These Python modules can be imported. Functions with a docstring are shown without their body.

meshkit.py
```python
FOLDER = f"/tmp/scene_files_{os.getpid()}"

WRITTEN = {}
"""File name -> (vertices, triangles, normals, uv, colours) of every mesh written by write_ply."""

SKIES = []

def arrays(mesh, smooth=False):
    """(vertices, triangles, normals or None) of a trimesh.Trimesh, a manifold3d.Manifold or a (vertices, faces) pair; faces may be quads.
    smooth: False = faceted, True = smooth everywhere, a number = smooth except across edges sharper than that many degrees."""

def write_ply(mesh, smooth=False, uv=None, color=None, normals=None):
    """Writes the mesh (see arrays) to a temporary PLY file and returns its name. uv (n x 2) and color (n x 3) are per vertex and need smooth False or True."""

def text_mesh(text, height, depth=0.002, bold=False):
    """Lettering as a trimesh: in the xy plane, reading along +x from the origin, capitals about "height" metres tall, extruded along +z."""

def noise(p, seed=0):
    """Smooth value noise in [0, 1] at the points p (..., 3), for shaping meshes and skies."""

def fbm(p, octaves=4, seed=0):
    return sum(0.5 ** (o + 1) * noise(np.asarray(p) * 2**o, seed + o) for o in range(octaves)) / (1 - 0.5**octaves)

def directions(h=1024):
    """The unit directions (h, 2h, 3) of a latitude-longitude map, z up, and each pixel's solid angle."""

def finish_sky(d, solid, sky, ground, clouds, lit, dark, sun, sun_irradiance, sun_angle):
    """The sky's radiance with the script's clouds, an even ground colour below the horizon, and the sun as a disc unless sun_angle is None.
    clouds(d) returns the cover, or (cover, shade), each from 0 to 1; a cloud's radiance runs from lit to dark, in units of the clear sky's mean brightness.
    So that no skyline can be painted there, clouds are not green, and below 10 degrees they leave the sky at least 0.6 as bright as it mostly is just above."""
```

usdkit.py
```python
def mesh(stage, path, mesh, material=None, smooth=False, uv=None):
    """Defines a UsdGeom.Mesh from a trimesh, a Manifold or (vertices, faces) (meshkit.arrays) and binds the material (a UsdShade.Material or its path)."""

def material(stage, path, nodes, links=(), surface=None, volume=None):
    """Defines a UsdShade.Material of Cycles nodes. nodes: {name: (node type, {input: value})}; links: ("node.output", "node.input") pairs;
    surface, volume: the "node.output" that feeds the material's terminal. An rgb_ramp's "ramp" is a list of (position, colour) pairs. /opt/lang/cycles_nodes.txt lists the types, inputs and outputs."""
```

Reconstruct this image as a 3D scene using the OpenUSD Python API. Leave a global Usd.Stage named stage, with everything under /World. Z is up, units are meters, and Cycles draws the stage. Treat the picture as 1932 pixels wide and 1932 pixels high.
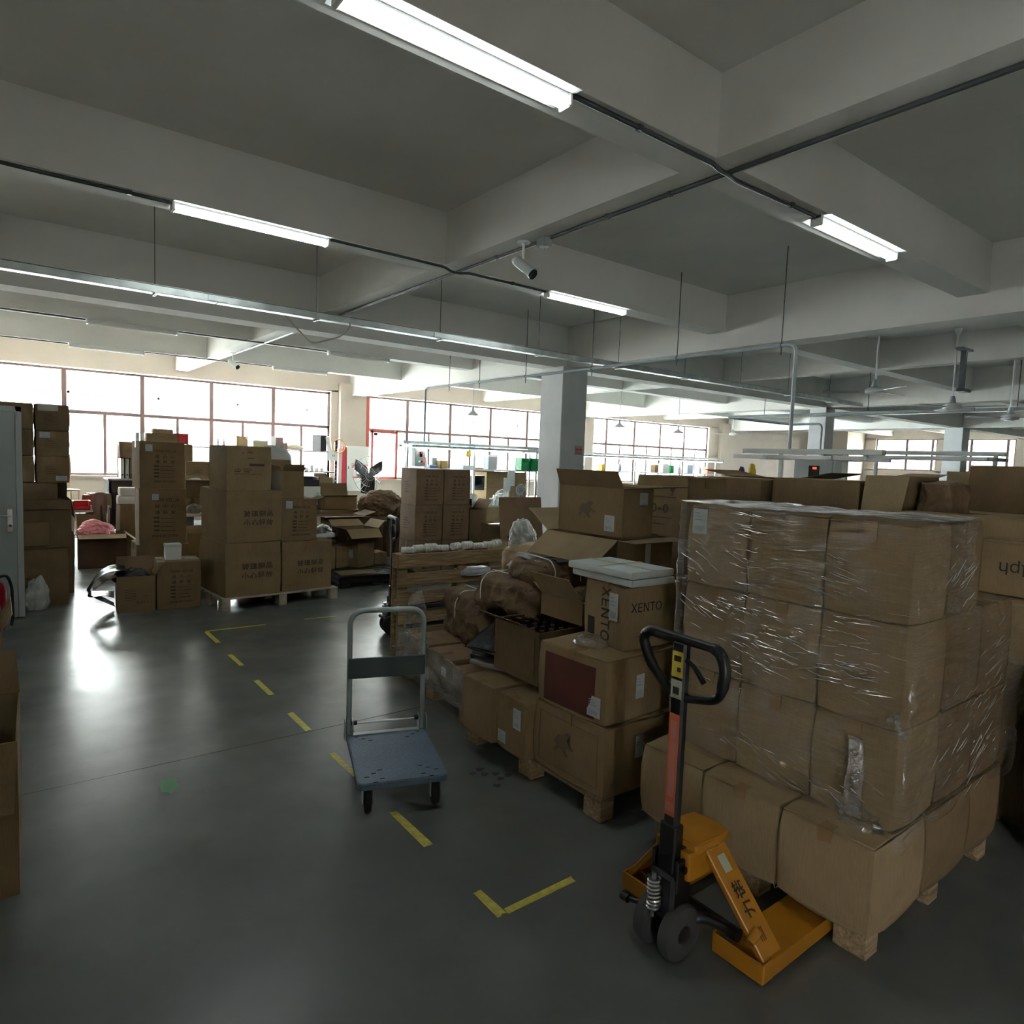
import math, random, json
import numpy as np, trimesh, usdkit, meshkit
from shapely.geometry import Polygon
from shapely import affinity
from pxr import Usd, UsdGeom, UsdLux, UsdShade, Gf, Sdf

stage = Usd.Stage.CreateInMemory()
UsdGeom.SetStageUpAxis(stage, "Z")
UsdGeom.SetStageMetersPerUnit(stage, 1.0)
UsdGeom.Xform.Define(stage, "/World")
RNG = random.Random(7)

# ------------------------------------------------------------------ camera, sky, exposure
F_PX, YAW, PITCH, ROLL, EYE = 1268.04, 0.9155736, -0.0776677, 0.0369213, (0.0, 0.0, 1.72)
_f = np.array([math.cos(PITCH) * math.cos(YAW), math.cos(PITCH) * math.sin(YAW), math.sin(PITCH)])
_r = np.array([math.sin(YAW), -math.cos(YAW), 0.0])
_u = np.cross(_r, _f)
_r2, _u2 = math.cos(ROLL) * _r + math.sin(ROLL) * _u, -math.sin(ROLL) * _r + math.cos(ROLL) * _u
cam = UsdGeom.Camera.Define(stage, "/World/camera")
cam.AddTransformOp().Set(Gf.Matrix4d(*_r2, 0, *_u2, 0, *(-_f), 0, *EYE, 1))
cam.CreateHorizontalApertureAttr(36.0)
cam.CreateVerticalApertureAttr(36.0)
cam.CreateFocalLengthAttr(36.0 * F_PX / 1932.0)
cam.CreateClippingRangeAttr((0.05, 500.0))
cam.CreateExposureAttr(EXPOSURE := 2.0)
SKY, LED = 5.0, 5.5
dome = UsdLux.DomeLight.Define(stage, "/World/sky")
dome.CreateIntensityAttr(SKY)
dome.CreateColorAttr(Gf.Vec3f(0.93, 0.97, 1.0))

# ------------------------------------------------------------------ prim helpers
UsdGeom.Scope.Define(stage, "/World/Looks")
_count = {}
def numbered(path):
    n = _count.get(path, 0); _count[path] = n + 1
    return path if n == 0 else f"{path}_{n:03d}"
def meta(prim, label=None, cat=None, group=None, kind=None):
    for k, v in (("label", label), ("category", cat), ("group", group), ("kind", kind)):
        if v: prim.SetCustomDataByKey(k, v)
def thing(name, label=None, cat=None, loc=(0, 0, 0), rot=0.0, group=None, kind=None, tilt=None):
    x = UsdGeom.Xform.Define(stage, numbered("/World/" + name))
    x.AddTranslateOp().Set(Gf.Vec3d(*map(float, loc)))
    x.AddRotateZOp().Set(float(rot))
    if tilt: x.AddRotateXYZOp().Set(Gf.Vec3f(*tilt))
    meta(x.GetPrim(), label, cat, group, kind)
    return str(x.GetPath())
def part(parent, name, mesh, mat, smooth=30, label=None, kind=None):
    if isinstance(mesh, list): mesh = cat_(mesh)
    p = numbered(f"{parent}/{name}")
    m = usdkit.mesh(stage, p, mesh, mat, smooth=smooth)
    meta(m.GetPrim(), label, None, None, kind)
    return p
def solo(name, mesh, mat, label, cat, loc=(0, 0, 0), rot=0.0, group=None, kind=None, smooth=30, tilt=None):
    if isinstance(mesh, list): mesh = cat_(mesh)
    p = numbered("/World/" + name)
    m = usdkit.mesh(stage, p, mesh, mat, smooth=smooth)
    m.AddTranslateOp().Set(Gf.Vec3d(*map(float, loc)))
    m.AddRotateZOp().Set(float(rot))
    if tilt: m.AddRotateXYZOp().Set(Gf.Vec3f(*tilt))
    meta(m.GetPrim(), label, cat, group, kind)
    return p
def dup(src, loc, rot=0.0, label=None, group=None, tilt=None):
    was = stage.GetPrimAtPath(src).GetCustomData()
    base = "/World/" + src.split("/")[2].rstrip("0123456789").rstrip("_")
    x = UsdGeom.Xform.Define(stage, numbered(base))
    x.GetPrim().GetReferences().AddInternalReference(src)
    x.GetPrim().SetInstanceable(True)
    x.ClearXformOpOrder()
    x.AddTranslateOp(opSuffix="c").Set(Gf.Vec3d(*map(float, loc)))
    x.AddRotateZOp(opSuffix="c").Set(float(rot))
    if tilt: x.AddRotateXYZOp(opSuffix="c").Set(Gf.Vec3f(*tilt))
    meta(x.GetPrim(), label or was.get("label"), was.get("category"), group or was.get("group"))
    return str(x.GetPath())

# ------------------------------------------------------------------ mesh helpers
cat_ = lambda ms: trimesh.util.concatenate([m for m in ms if m is not None])
def M(v, f): return trimesh.Trimesh(np.asarray(v, float), np.asarray(f, int), process=False)
def T(m, loc=(0, 0, 0), rx=0, ry=0, rz=0):
    m = m.copy()
    for a, ax in ((rx, (1, 0, 0)), (ry, (0, 1, 0)), (rz, (0, 0, 1))):
        if a: m.apply_transform(trimesh.transformations.rotation_matrix(math.radians(a), ax))
    m.apply_translation(loc)
    return m
_S = [(sx, sy, sz) for sx in (-1, 1) for sy in (-1, 1) for sz in (-1, 1)]
def cb(w, d, h, b=0.004):
    """chamfered box, corner at the origin"""
    b = min(b, w * .3, d * .3, h * .3)
    pts = []
    for s in _S:
        for k in range(3):
            e = [w / 2 - b, d / 2 - b, h / 2 - b]; e[k] += b
            pts.append([(1 + s[i] * e[i] / ((w, d, h)[i] / 2)) * (w, d, h)[i] / 2 for i in range(3)])
    return trimesh.convex.convex_hull(np.array(pts))
def bx(x0, x1, y0, y1, z0, z1, b=0.0):
    if b: return T(cb(x1 - x0, y1 - y0, z1 - z0, b), (x0, y0, z0))
    return T(trimesh.creation.box((x1 - x0, y1 - y0, z1 - z0)), ((x0 + x1) / 2, (y0 + y1) / 2, (z0 + z1) / 2))
def tube(points, r, sides=10, caps=True):
    p = np.asarray(points, float); n = len(p)
    rr = np.broadcast_to(np.asarray(r, float), (n,))
    t = np.gradient(p, axis=0); t /= np.linalg.norm(t, axis=1, keepdims=True) + 1e-12
    a = np.cross(t[0], (0, 0, 1.0) if abs(t[0][2]) < .9 else (1.0, 0, 0)); a /= np.linalg.norm(a)
    v = []; ang = np.arange(sides) * 2 * math.pi / sides
    for i in range(n):
        a = a - t[i] * (a @ t[i]); a /= np.linalg.norm(a) + 1e-12
        b = np.cross(t[i], a)
        v.append(p[i] + rr[i] * (np.cos(ang)[:, None] * a + np.sin(ang)[:, None] * b))
    v = np.vstack(v); f = []
    for i in range(n - 1):
        for j in range(sides):
            q, k = i * sides + j, i * sides + (j + 1) % sides
            f += [[q, k, k + sides], [q, k + sides, q + sides]]
    if caps:
        c0, c1 = len(v), len(v) + 1
        v = np.vstack([v, p[0], p[-1]])
        for j in range(sides):
            f += [[c0, (j + 1) % sides, j], [c1, (n - 1) * sides + j, (n - 1) * sides + (j + 1) % sides]]
    return M(v, f)
def bend(points, r=0.05, n=5):
    """a polyline with rounded corners"""
    p = [np.asarray(q, float) for q in points]; out = [p[0]]
    for i in range(1, len(p) - 1):
        a, b = p[i - 1] - p[i], p[i + 1] - p[i]
        k = min(r, np.linalg.norm(a) * .49, np.linalg.norm(b) * .49)
        a, b = p[i] + a / np.linalg.norm(a) * k, p[i] + b / np.linalg.norm(b) * k
        for t in np.linspace(0, 1, n): out.append((1 - t) ** 2 * a + 2 * t * (1 - t) * p[i] + t * t * b)
    return np.array(out + [p[-1]])
def lathe(profile, n=20):
    pr = np.asarray(profile, float); v = []; f = []; k = len(pr)
    for i in range(n):
        a = 2 * math.pi * i / n
        v += [[r * math.cos(a), r * math.sin(a), z] for r, z in pr]
    for i in range(n):
        for j in range(k - 1):
            a, b = i * k + j, ((i + 1) % n) * k + j
            f += [[a, b, b + 1], [a, b + 1, a + 1]]
    m = trimesh.Trimesh(v, f, process=True); m.update_faces(m.nondegenerate_faces())
    return m
def ext(poly, h):
    if not isinstance(poly, Polygon) and not hasattr(poly, "geoms"): poly = Polygon(poly)
    return cat_([trimesh.creation.extrude_polygon(g, h, engine="earcut") for g in getattr(poly, "geoms", [poly])])
def fbm(p, o=3, seed=0): return meshkit.fbm(np.asarray(p) + 50.0, o, seed)
def soft(w, d, h, r=0.012, bulge=0.008, seed=0, noise=0.004, n=5):
    """a soft-edged, slightly bulged and dented box, corner at the origin"""
    e = .0
    cs = []
    for L in (w, d, h):
        q = min(r * 2.2 / L, .3)
        cs.append(np.concatenate([[-1, -1 + q * .45, -1 + q], np.linspace(-1 + q, 1 - q, n)[1:-1], [1 - q, 1 - q * .45, 1]]))
    V, Fc, o = [], [], 0
    half = np.array([w, d, h]) / 2
    for ax in range(3):
        u, v = [(1, 2), (2, 0), (0, 1)][ax]
        U, W = np.meshgrid(cs[u], cs[v], indexing="ij")
        for s in (-1, 1):
            P = np.zeros(U.shape + (3,)); P[..., ax] = s; P[..., u] = U; P[..., v] = W
            a, b = U.shape
            i, j = np.meshgrid(np.arange(a - 1), np.arange(b - 1), indexing="ij")
            q0 = (i * b + j).ravel() + o
            quads = np.stack([q0, q0 + b, q0 + b + 1, q0 + 1], 1)
            if s < 0: quads = quads[:, ::-1]
            V.append(P.reshape(-1, 3)); Fc.append(quads); o += a * b
    V = np.vstack(V); Fc = np.vstack(Fc)
    X = V * half
    inner = np.clip(X, -(half - r), half - r)
    dlt = X - inner
    ln = np.linalg.norm(dlt, axis=1, keepdims=True)
    nrm = dlt / np.maximum(ln, 1e-9)
    out = inner + nrm * r
    g = np.prod(1 - np.minimum(np.abs(V), 1) ** 2 + (np.abs(V) >= .999), axis=1)
    out += nrm * (bulge * np.clip(g, 0, 1))[:, None]
    if noise:
        nz = np.stack([fbm(out / max(w, d, h) * 2.6 + seed * 7.3, 3, seed + k) - .5 for k in range(3)], 1)
        out += nz * noise * 2
    m = trimesh.Trimesh(out + half, np.vstack([Fc[:, [0, 1, 2]], Fc[:, [0, 2, 3]]]), process=False)
    m.merge_vertices(digits_vertex=6)
    return m
GLYPH = json.loads('''{"玻":[[[2,11,14,16,14,38,4,38,4,48,14,48,14,66,3,66,3,76,35,76,36,68,58,69,58,82,67,83,68,69,89,69,93,67,85,45,88,43,86,34,79,18,73,11,85,3,48,3,58,11,46,29,40,3,29,3,32,11,12,3,3,3],[68,45,80,45,77,47,80,59,68,58],[55,33,65,18,71,25,75,35,56,35],[46,45,58,45,57,59,47,59],[26,20,35,23,36,67,25,66,25,48,34,47,33,38,25,38]]],"璃":[[[2,10,2,14,14,16,14,37,4,38,3,39,4,47,14,47,14,65,3,66,3,75,56,74,54,81,63,83,68,74,93,74,93,66,86,64,87,34,68,34,66,32,91,30,91,3,73,3,72,6,47,3,45,7,45,3,35,3,35,12,4,3],[74,20,79,9,81,9,81,21],[76,65,78,63,79,64],[71,55,77,50,77,60],[64,48,58,43,70,44],[56,65,64,58,69,64],[62,21,59,13,67,14,66,21],[24,66,24,48,32,47,32,38,24,37,24,19,35,21,36,30,56,31,56,34,39,34,39,65],[49,58,48,49,49,49,56,53],[45,12,48,12,52,21,45,21],[48,65,49,61,51,64]]],"制":[[[80,81,90,82,90,3,80,3]],[[63,74,72,74,74,73,74,18,72,17,63,18]],[[3,42,2,54,8,64,13,81,22,79,20,69,26,70,26,82,36,82,36,69,55,69,55,59,36,59,36,52,59,52,59,42,36,42,36,36,56,35,56,3,38,3,36,5,36,3,26,3,26,26,17,25,17,3,7,3,7,34,26,35,26,42],[36,8,46,8,46,26,36,25],[16,59,14,52,25,52,26,59]]],"品":[[[51,35,90,36,90,3,51,3],[62,7,80,7,80,25,62,25]],[[20,78,22,79,76,78,76,44,22,43,20,45],[30,54,65,54,66,69,31,69]],[[6,35,43,36,44,3,6,3],[17,7,33,7,33,25,17,25]]],"小":[[[66,54,68,58,77,58,91,30,95,17,94,13,87,10,84,11,78,31]],[[43,82,54,82,54,3,43,3]],[[2,16,13,38,18,58,19,59,28,58,29,53,26,44,15,18,11,12]]],"心":[[[71,46,78,51,82,50,91,26,94,14,94,11,84,9,78,32]],[[64,3,66,10,66,22,70,22,77,18,76,6,75,3]],[[31,72,31,74,36,79,39,79,60,63,66,56,60,50,58,50,49,58]],[[26,4,27,56,38,55,38,3]],[[2,10,8,27,11,48,21,47,19,29,14,7,10,6]]],"轻":[[[5,7,2,18,22,21,21,32,7,30,4,37,13,61,3,62,3,71,15,72,18,83,27,81,27,72,42,71,42,62,22,60,23,57,32,56,32,42,38,42,56,51,72,67,44,68,44,78,82,78,88,75,86,67,74,53,91,45,94,42,88,35,88,24,72,24,72,3,62,3,62,24,45,24,45,34,42,36,41,32,32,32,32,23,42,24,42,15,32,13,32,3,22,3,21,10],[67,46,47,34,87,34],[21,53,17,42,22,42]]],"放":[[[2,58,3,67,22,67,18,81,25,83,28,82,33,67,48,67,49,58,24,58,24,47,44,47,45,45,51,57,58,83,68,81,65,65,94,65,94,55,86,54,83,38,75,19,78,13,88,3,72,3,68,8,64,3,47,3,62,17,55,39,50,31,44,33,42,3,32,3,33,38,24,37,23,21,18,3,6,3,14,26,14,57],[62,55,64,42,69,30,76,55]]],"消":[[[32,74,33,77,40,80,51,62,51,59,46,55,56,55,56,82,58,83,66,83,66,55,77,55,77,57,71,59,71,62,81,79,85,80,91,77,89,70,80,56,87,55,87,3,78,3,77,12,45,12,45,3,34,3,34,54,35,55,42,56,38,65],[45,22,77,22,78,28,45,29],[45,39,77,38,78,44,45,45]],[[6,74,11,82,14,82,28,73,30,67,24,62]],[[8,3,21,30,24,31,30,26,30,23,21,4]],[[2,48,3,52,9,56,25,46,26,42,20,36]]],"火":[[[66,33,78,62,82,63,88,61,89,57,86,51,75,31,73,30]],[[13,3,25,12,33,21,38,33,42,48,42,81,53,82,52,42,54,35,64,18,73,10,86,3,64,3,54,14,48,26,40,12,32,3]],[[6,34,14,46,18,62,22,63,29,61,26,47,17,30,14,30]]],"栓":[[[2,18,16,52,16,54,4,54,4,63,17,64,18,82,26,83,27,64,37,63,37,54,28,54,27,52,38,36,38,34,33,28,27,34,27,3,18,3,17,27,8,10,6,10]],[[32,47,49,64,59,82,68,81,68,75,75,66,94,51,90,42,84,45,83,40,68,40,68,29,86,29,86,19,68,19,68,4,93,3,34,3,58,4,57,19,40,19,39,27,40,29,57,29,58,40,43,40,43,44,38,42],[63,66,49,50,78,50]]],"诺":[[[2,43,2,51,4,53,26,52,26,13,28,13,30,15,29,18,39,27,45,36,30,38,30,47,49,47,52,54,45,55,44,63,31,64,26,58,22,58,8,74,12,80,16,80,31,66,32,73,45,73,46,83,55,82,56,73,69,73,69,82,78,83,79,73,93,73,93,63,79,63,78,54,69,54,68,63,56,63,55,59,63,56,61,47,93,47,94,38,57,38,52,29,87,28,88,3,42,3,42,15,36,10,36,6,31,3,14,3,15,7,15,42],[52,4,77,4,78,18,52,18]]],"力":[[[6,52,6,62,37,62,38,82,49,82,49,62,88,62,87,30,83,3,71,3,75,17,77,51,48,51,42,25,34,10,28,3,11,3,28,21,35,38,37,51]]]}''')
_tx = {}
def text(s, height, depth=0.0006, bold=True):
    """lettering centred on the origin, in the xy plane, lightly raised"""
    key = (s, round(height, 5), bold)
    if key in _tx: return _tx[key].copy()
    if any(c in GLYPH for c in s):
        ms, x = [], 0
        for c in s:
            for rings in GLYPH.get(c, []):
                r = [np.array(q).reshape(-1, 2) + (x, 0) for q in rings]
                pg = Polygon(r[0], r[1:]).buffer(0)
                if not pg.is_empty: ms.append(ext(affinity.scale(pg, height / 80, height / 80, origin=(0, 0)), depth))
            x += 104
        m = cat_(ms)
    else: m = meshkit.text_mesh(s, height, depth, bold)
    c = m.bounds.mean(0); m.apply_translation((-c[0], -c[1], 0))
    _tx[key] = m
    return m.copy()

# ------------------------------------------------------------------ materials
_mats = {}
def mat(name, nodes, links=(), surface="p.BSDF", volume=None):
    if name not in _mats: _mats[name] = usdkit.material(stage, "/World/Looks/" + name, nodes, links, surface, volume)
    return _mats[name]
def plain(name, col, rough=0.5, metal=0.0, bump=0.0, scale=40, vary=0.0, spec=0.5, coat=0.0):
    n = {"p": ("principled_bsdf", {"base_color": col, "roughness": rough, "metallic": metal, "specular_ior_level": spec, "coat_weight": coat})}; l = []
    if bump or vary:
        n["t"] = ("texture_coordinate", {}); n["n"] = ("noise_texture", {"scale": scale, "detail": 4.0}); l = [("t.object", "n.vector")]
    if bump:
        n["b"] = ("bump", {"strength": bump, "distance": 0.01}); l += [("n.fac", "b.height"), ("b.normal", "p.normal")]
    if vary:
        n["r"] = ("rgb_ramp", {"ramp": [(.3, tuple(c * (1 - vary) for c in col)), (.7, tuple(min(1, c * (1 + vary)) for c in col))]})
        l += [("n.fac", "r.fac"), ("r.color", "p.base_color")]
    return mat(name, n, l)
def cardboard(name, col, rough=.78):
    d = tuple(c * .78 for c in col); li = tuple(c * 1.12 for c in col)
    return mat(name, {
        "t": ("texture_coordinate", {}), "n": ("noise_texture", {"scale": 3.5, "detail": 5.0, "roughness": .6}),
        "r": ("rgb_ramp", {"ramp": [(.28, d), (.5, col), (.72, li)]}),
        "m": ("mapping", {"scale": (60, 60, 6)}), "g": ("noise_texture", {"scale": 3.0, "detail": 2.0}),
        "mx": ("mix", {"mix_type": "multiply", "fac": .22}), "gr": ("rgb_ramp", {"ramp": [(.35, (.6, .6, .6)), (.6, (1, 1, 1))]}),
        "b": ("bump", {"strength": .15, "distance": .004}),
        "p": ("principled_bsdf", {"roughness": rough, "specular_ior_level": .3})},
        [("t.object", "n.vector"), ("n.fac", "r.fac"), ("t.object", "m.vector"), ("m.vector", "g.vector"), ("g.fac", "gr.fac"), ("r.color", "mx.color1"), ("gr.color", "mx.color2"),
         ("mx.color", "p.base_color"), ("n.fac", "b.height"), ("b.normal", "p.normal")])
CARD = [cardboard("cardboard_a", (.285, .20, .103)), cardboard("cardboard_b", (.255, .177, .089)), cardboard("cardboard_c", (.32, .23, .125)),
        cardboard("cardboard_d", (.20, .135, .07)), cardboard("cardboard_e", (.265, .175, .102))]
CARD_IN = cardboard("cardboard_inside", (.31, .225, .125))
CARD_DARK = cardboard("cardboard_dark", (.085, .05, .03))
KRAFT = mat("kraft_paper", {"t": ("texture_coordinate", {}), "n": ("noise_texture", {"scale": 9.0, "detail": 6.0, "roughness": .65, "distortion": .6}),
    "r": ("rgb_ramp", {"ramp": [(.3, (.125, .075, .04)), (.7, (.215, .14, .075))]}), "b": ("bump", {"strength": .9, "distance": .02}), "p": ("principled_bsdf", {"roughness": .62, "specular_ior_level": .4})},
    [("t.object", "n.vector"), ("n.fac", "r.fac"), ("r.color", "p.base_color"), ("n.fac", "b.height"), ("b.normal", "p.normal")])
WOOD = mat("pallet_wood", {"t": ("texture_coordinate", {}), "m": ("mapping", {"scale": (2.5, 30, 30)}), "n": ("noise_texture", {"scale": 1.6, "detail": 5.0, "distortion": 1.2}),
    "r": ("rgb_ramp", {"ramp": [(.3, (.20, .135, .07)), (.5, (.32, .23, .125)), (.7, (.45, .35, .21))]}), "b": ("bump", {"strength": .3, "distance": .006}), "p": ("principled_bsdf", {"roughness": .75, "specular_ior_level": .3})},
    [("t.object", "m.vector"), ("m.vector", "n.vector"), ("n.fac", "r.fac"), ("r.color", "p.base_color"), ("n.fac", "b.height"), ("b.normal", "p.normal")])
PALEWOOD = plain("pale_board", (.45, .40, .32), .7, bump=.15, vary=.15)
TAPE = plain("packing_tape", (.30, .185, .085), .22, coat=.6)
LABEL = plain("paper_label", (.50, .53, .56), .55)
WHITE = plain("white_plastic", (.78, .79, .78), .4)
FOAM = plain("white_foam", (.60, .65, .65), .7, bump=.25, scale=160)
INK = plain("black_ink", (.035, .03, .028), .7)
INKB = plain("brown_ink", (.085, .058, .038), .8)
INKR = plain("red_ink", (.55, .06, .05), .6)
REDPRINT = plain("dark_red_print", (.105, .028, .019), .75, vary=.15, scale=5)
BLACK = plain("black_plastic", (.012, .012, .013), .38)
RUBBER = plain("black_rubber", (.018, .018, .018), .75)
STEEL = plain("galvanised_steel", (.40, .44, .43), .36, metal=.8, vary=.18, scale=9)
CHROME = plain("chrome_steel", (.62, .64, .66), .22, metal=1.0)
GREYPAINT = plain("grey_paint", (.34, .38, .40), .45)
ALU = plain("aluminium_profile", (.62, .66, .64), .4, metal=.3)
YELLOW = plain("yellow_orange_paint", (.46, .19, .012), .38, vary=.10, scale=6)
YTAPE = plain("yellow_floor_tape", (.62, .56, .10), .55, vary=.22, scale=30)
RED = plain("red_plastic", (.62, .02, .025), .4)
REDPAINT = plain("extinguisher_red", (.30, .010, .022), .3)
DOORPAINT = plain("door_paint", (.36, .41, .42), .5, vary=.03, scale=3)
DOORRIM = plain("door_rim_paint", (.43, .48, .49), .45)
GREENP = plain("green_plastic", (.02, .30, .10), .45)
PINK = plain("pink_plastic_film", (.78, .26, .30), .35, bump=.6, scale=12)
WHITEBAG = plain("white_plastic_bag", (.55, .55, .53), .35, bump=.7, scale=14)
DARKBAG = plain("dark_plastic_bag", (.028, .034, .036), .28, bump=.8, scale=16)
YPLASTIC = plain("yellow_plastic", (.70, .48, .03), .4)
BLUEP = plain("blue_plastic", (.10, .16, .45), .4)
FLAPTAN = cardboard("cardboard_flap", (.34, .255, .145))
WALLP = plain("wall_paint", (.50, .44, .375), .85, vary=.05, scale=1.5, spec=.2)
CEILP = mat("ceiling_paint", {"t": ("geometry", {}), "n": ("noise_texture", {"scale": .9, "detail": 6.0, "roughness": .6}), "r": ("rgb_ramp", {"ramp": [(.35, (.68, .675, .64)), (.65, (.75, .745, .71))]}),
    "p": ("principled_bsdf", {"roughness": .9, "specular_ior_level": .15})}, [("t.position", "n.vector"), ("n.fac", "r.fac"), ("r.color", "p.base_color")])
COLP = plain("column_paint", (.62, .635, .64), .8, vary=.06, scale=2.5, spec=.2)
FRAME = plain("window_frame_paint", (.20, .13, .115), .5)
REDFRAME = plain("red_frame_paint", (.50, .09, .06), .5)
FLOORM = mat("epoxy_floor", {"t": ("geometry", {}), "n": ("noise_texture", {"scale": .8, "detail": 6.0, "roughness": .62}), "r": ("rgb_ramp", {"ramp": [(.3, (.115, .126, .122)), (.7, (.16, .172, .165))]}),
    "n2": ("noise_texture", {"scale": 2.2, "detail": 5.0}), "rr": ("map_range", {"from_min": .3, "from_max": .7, "to_min": .23, "to_max": .33, "clamp": True}),
    "n3": ("noise_texture", {"scale": 26.0, "detail": 3.0}), "b": ("bump", {"strength": .05, "distance": .01}),
    "p": ("principled_bsdf", {"specular_ior_level": .5})},
    [("t.position", "n.vector"), ("t.position", "n2.vector"), ("t.position", "n3.vector"), ("n.fac", "r.fac"), ("r.color", "p.base_color"), ("n2.fac", "rr.value"), ("rr.result", "p.roughness"), ("n3.fac", "b.height"), ("b.normal", "p.normal")])
FACING = {"lw": ("layer_weight", {"blend": .5}), "pw": ("math", {"math_type": "power", "value2": 5.0}), "ma": ("math", {"math_type": "multiply_add", "value2": .7, "value3": .045})}
FACEL = [("lw.facing", "pw.value1"), ("pw.value", "ma.value1")]
GLASS = mat("window_glass", {**FACING, "t": ("transparent_bsdf", {"color": (.94, .96, .95)}), "g": ("glossy_bsdf", {"roughness": .02}), "m": ("mix_closure", {})},
    FACEL + [("ma.value", "m.fac"), ("t.BSDF", "m.closure1"), ("g.BSDF", "m.closure2")], "m.closure")
def filmmat(name, direction, haze=.05, amt=.10):
    return mat(name, {**FACING, "t": ("texture_coordinate", {}), "mp": ("mapping", {"scale": direction}), "n": ("noise_texture", {"scale": 1.0, "detail": 4.0, "roughness": .65, "distortion": .7}),
        "k": ("noise_texture", {"scale": 4.5, "detail": 2.0}), "kr": ("map_range", {"from_min": .42, "from_max": .66, "to_min": .12, "to_max": 1.0, "clamp": True}), "hh": ("math", {"math_type": "multiply"}),
        "b": ("bump", {"strength": 1.0, "distance": .05}), "ma": ("math", {"math_type": "multiply_add", "value2": .6, "value3": amt}),
        "tr": ("transparent_bsdf", {"color": (.93, .93, .92)}), "gl": ("glossy_bsdf", {"roughness": .06, "color": (.95, .97, 1.0)}), "m": ("mix_closure", {}),
        "df": ("diffuse_bsdf", {"color": (.8, .82, .84)}), "h": ("rgb_ramp", {"ramp": [(.5, (0, 0, 0)), (.78, (haze * 4, haze * 4, haze * 4))]}), "m2": ("mix_closure", {})},
        FACEL + [("t.object", "mp.vector"), ("mp.vector", "n.vector"), ("t.object", "k.vector"), ("k.fac", "kr.value"), ("n.fac", "hh.value1"), ("kr.result", "hh.value2"), ("hh.value", "b.height"), ("b.normal", "gl.normal"), ("ma.value", "m.fac"),
         ("tr.BSDF", "m.closure1"), ("gl.BSDF", "m.closure2"), ("n.fac", "h.fac"), ("h.color", "m2.fac"), ("m.closure", "m2.closure1"), ("df.BSDF", "m2.closure2")], "m2.closure")
FILM = filmmat("stretch_film_a", (5.0, 5.0, 60.0), haze=.025, amt=.09)
FILM2 = filmmat("loose_film", (14.0, 14.0, 18.0), haze=.03, amt=.16)
def emit(name, col, k): return mat(name, {"e": ("emission", {"color": col, "strength": k})}, surface="e.emission")
E_LED = emit("led_diffuser_lit", (.93, 1.0, .98), LED)
LED_OFF = plain("led_diffuser_off", (.72, .72, .68), .35)
E_RED, E_GREEN = emit("red_indicator", (1.0, .03, .015), 1.2), emit("green_indicator", (.1, 1.0, .45), .5)
E_TUBE = emit("bench_tube_lit", (1.0, .97, .92), 3.0)

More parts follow.
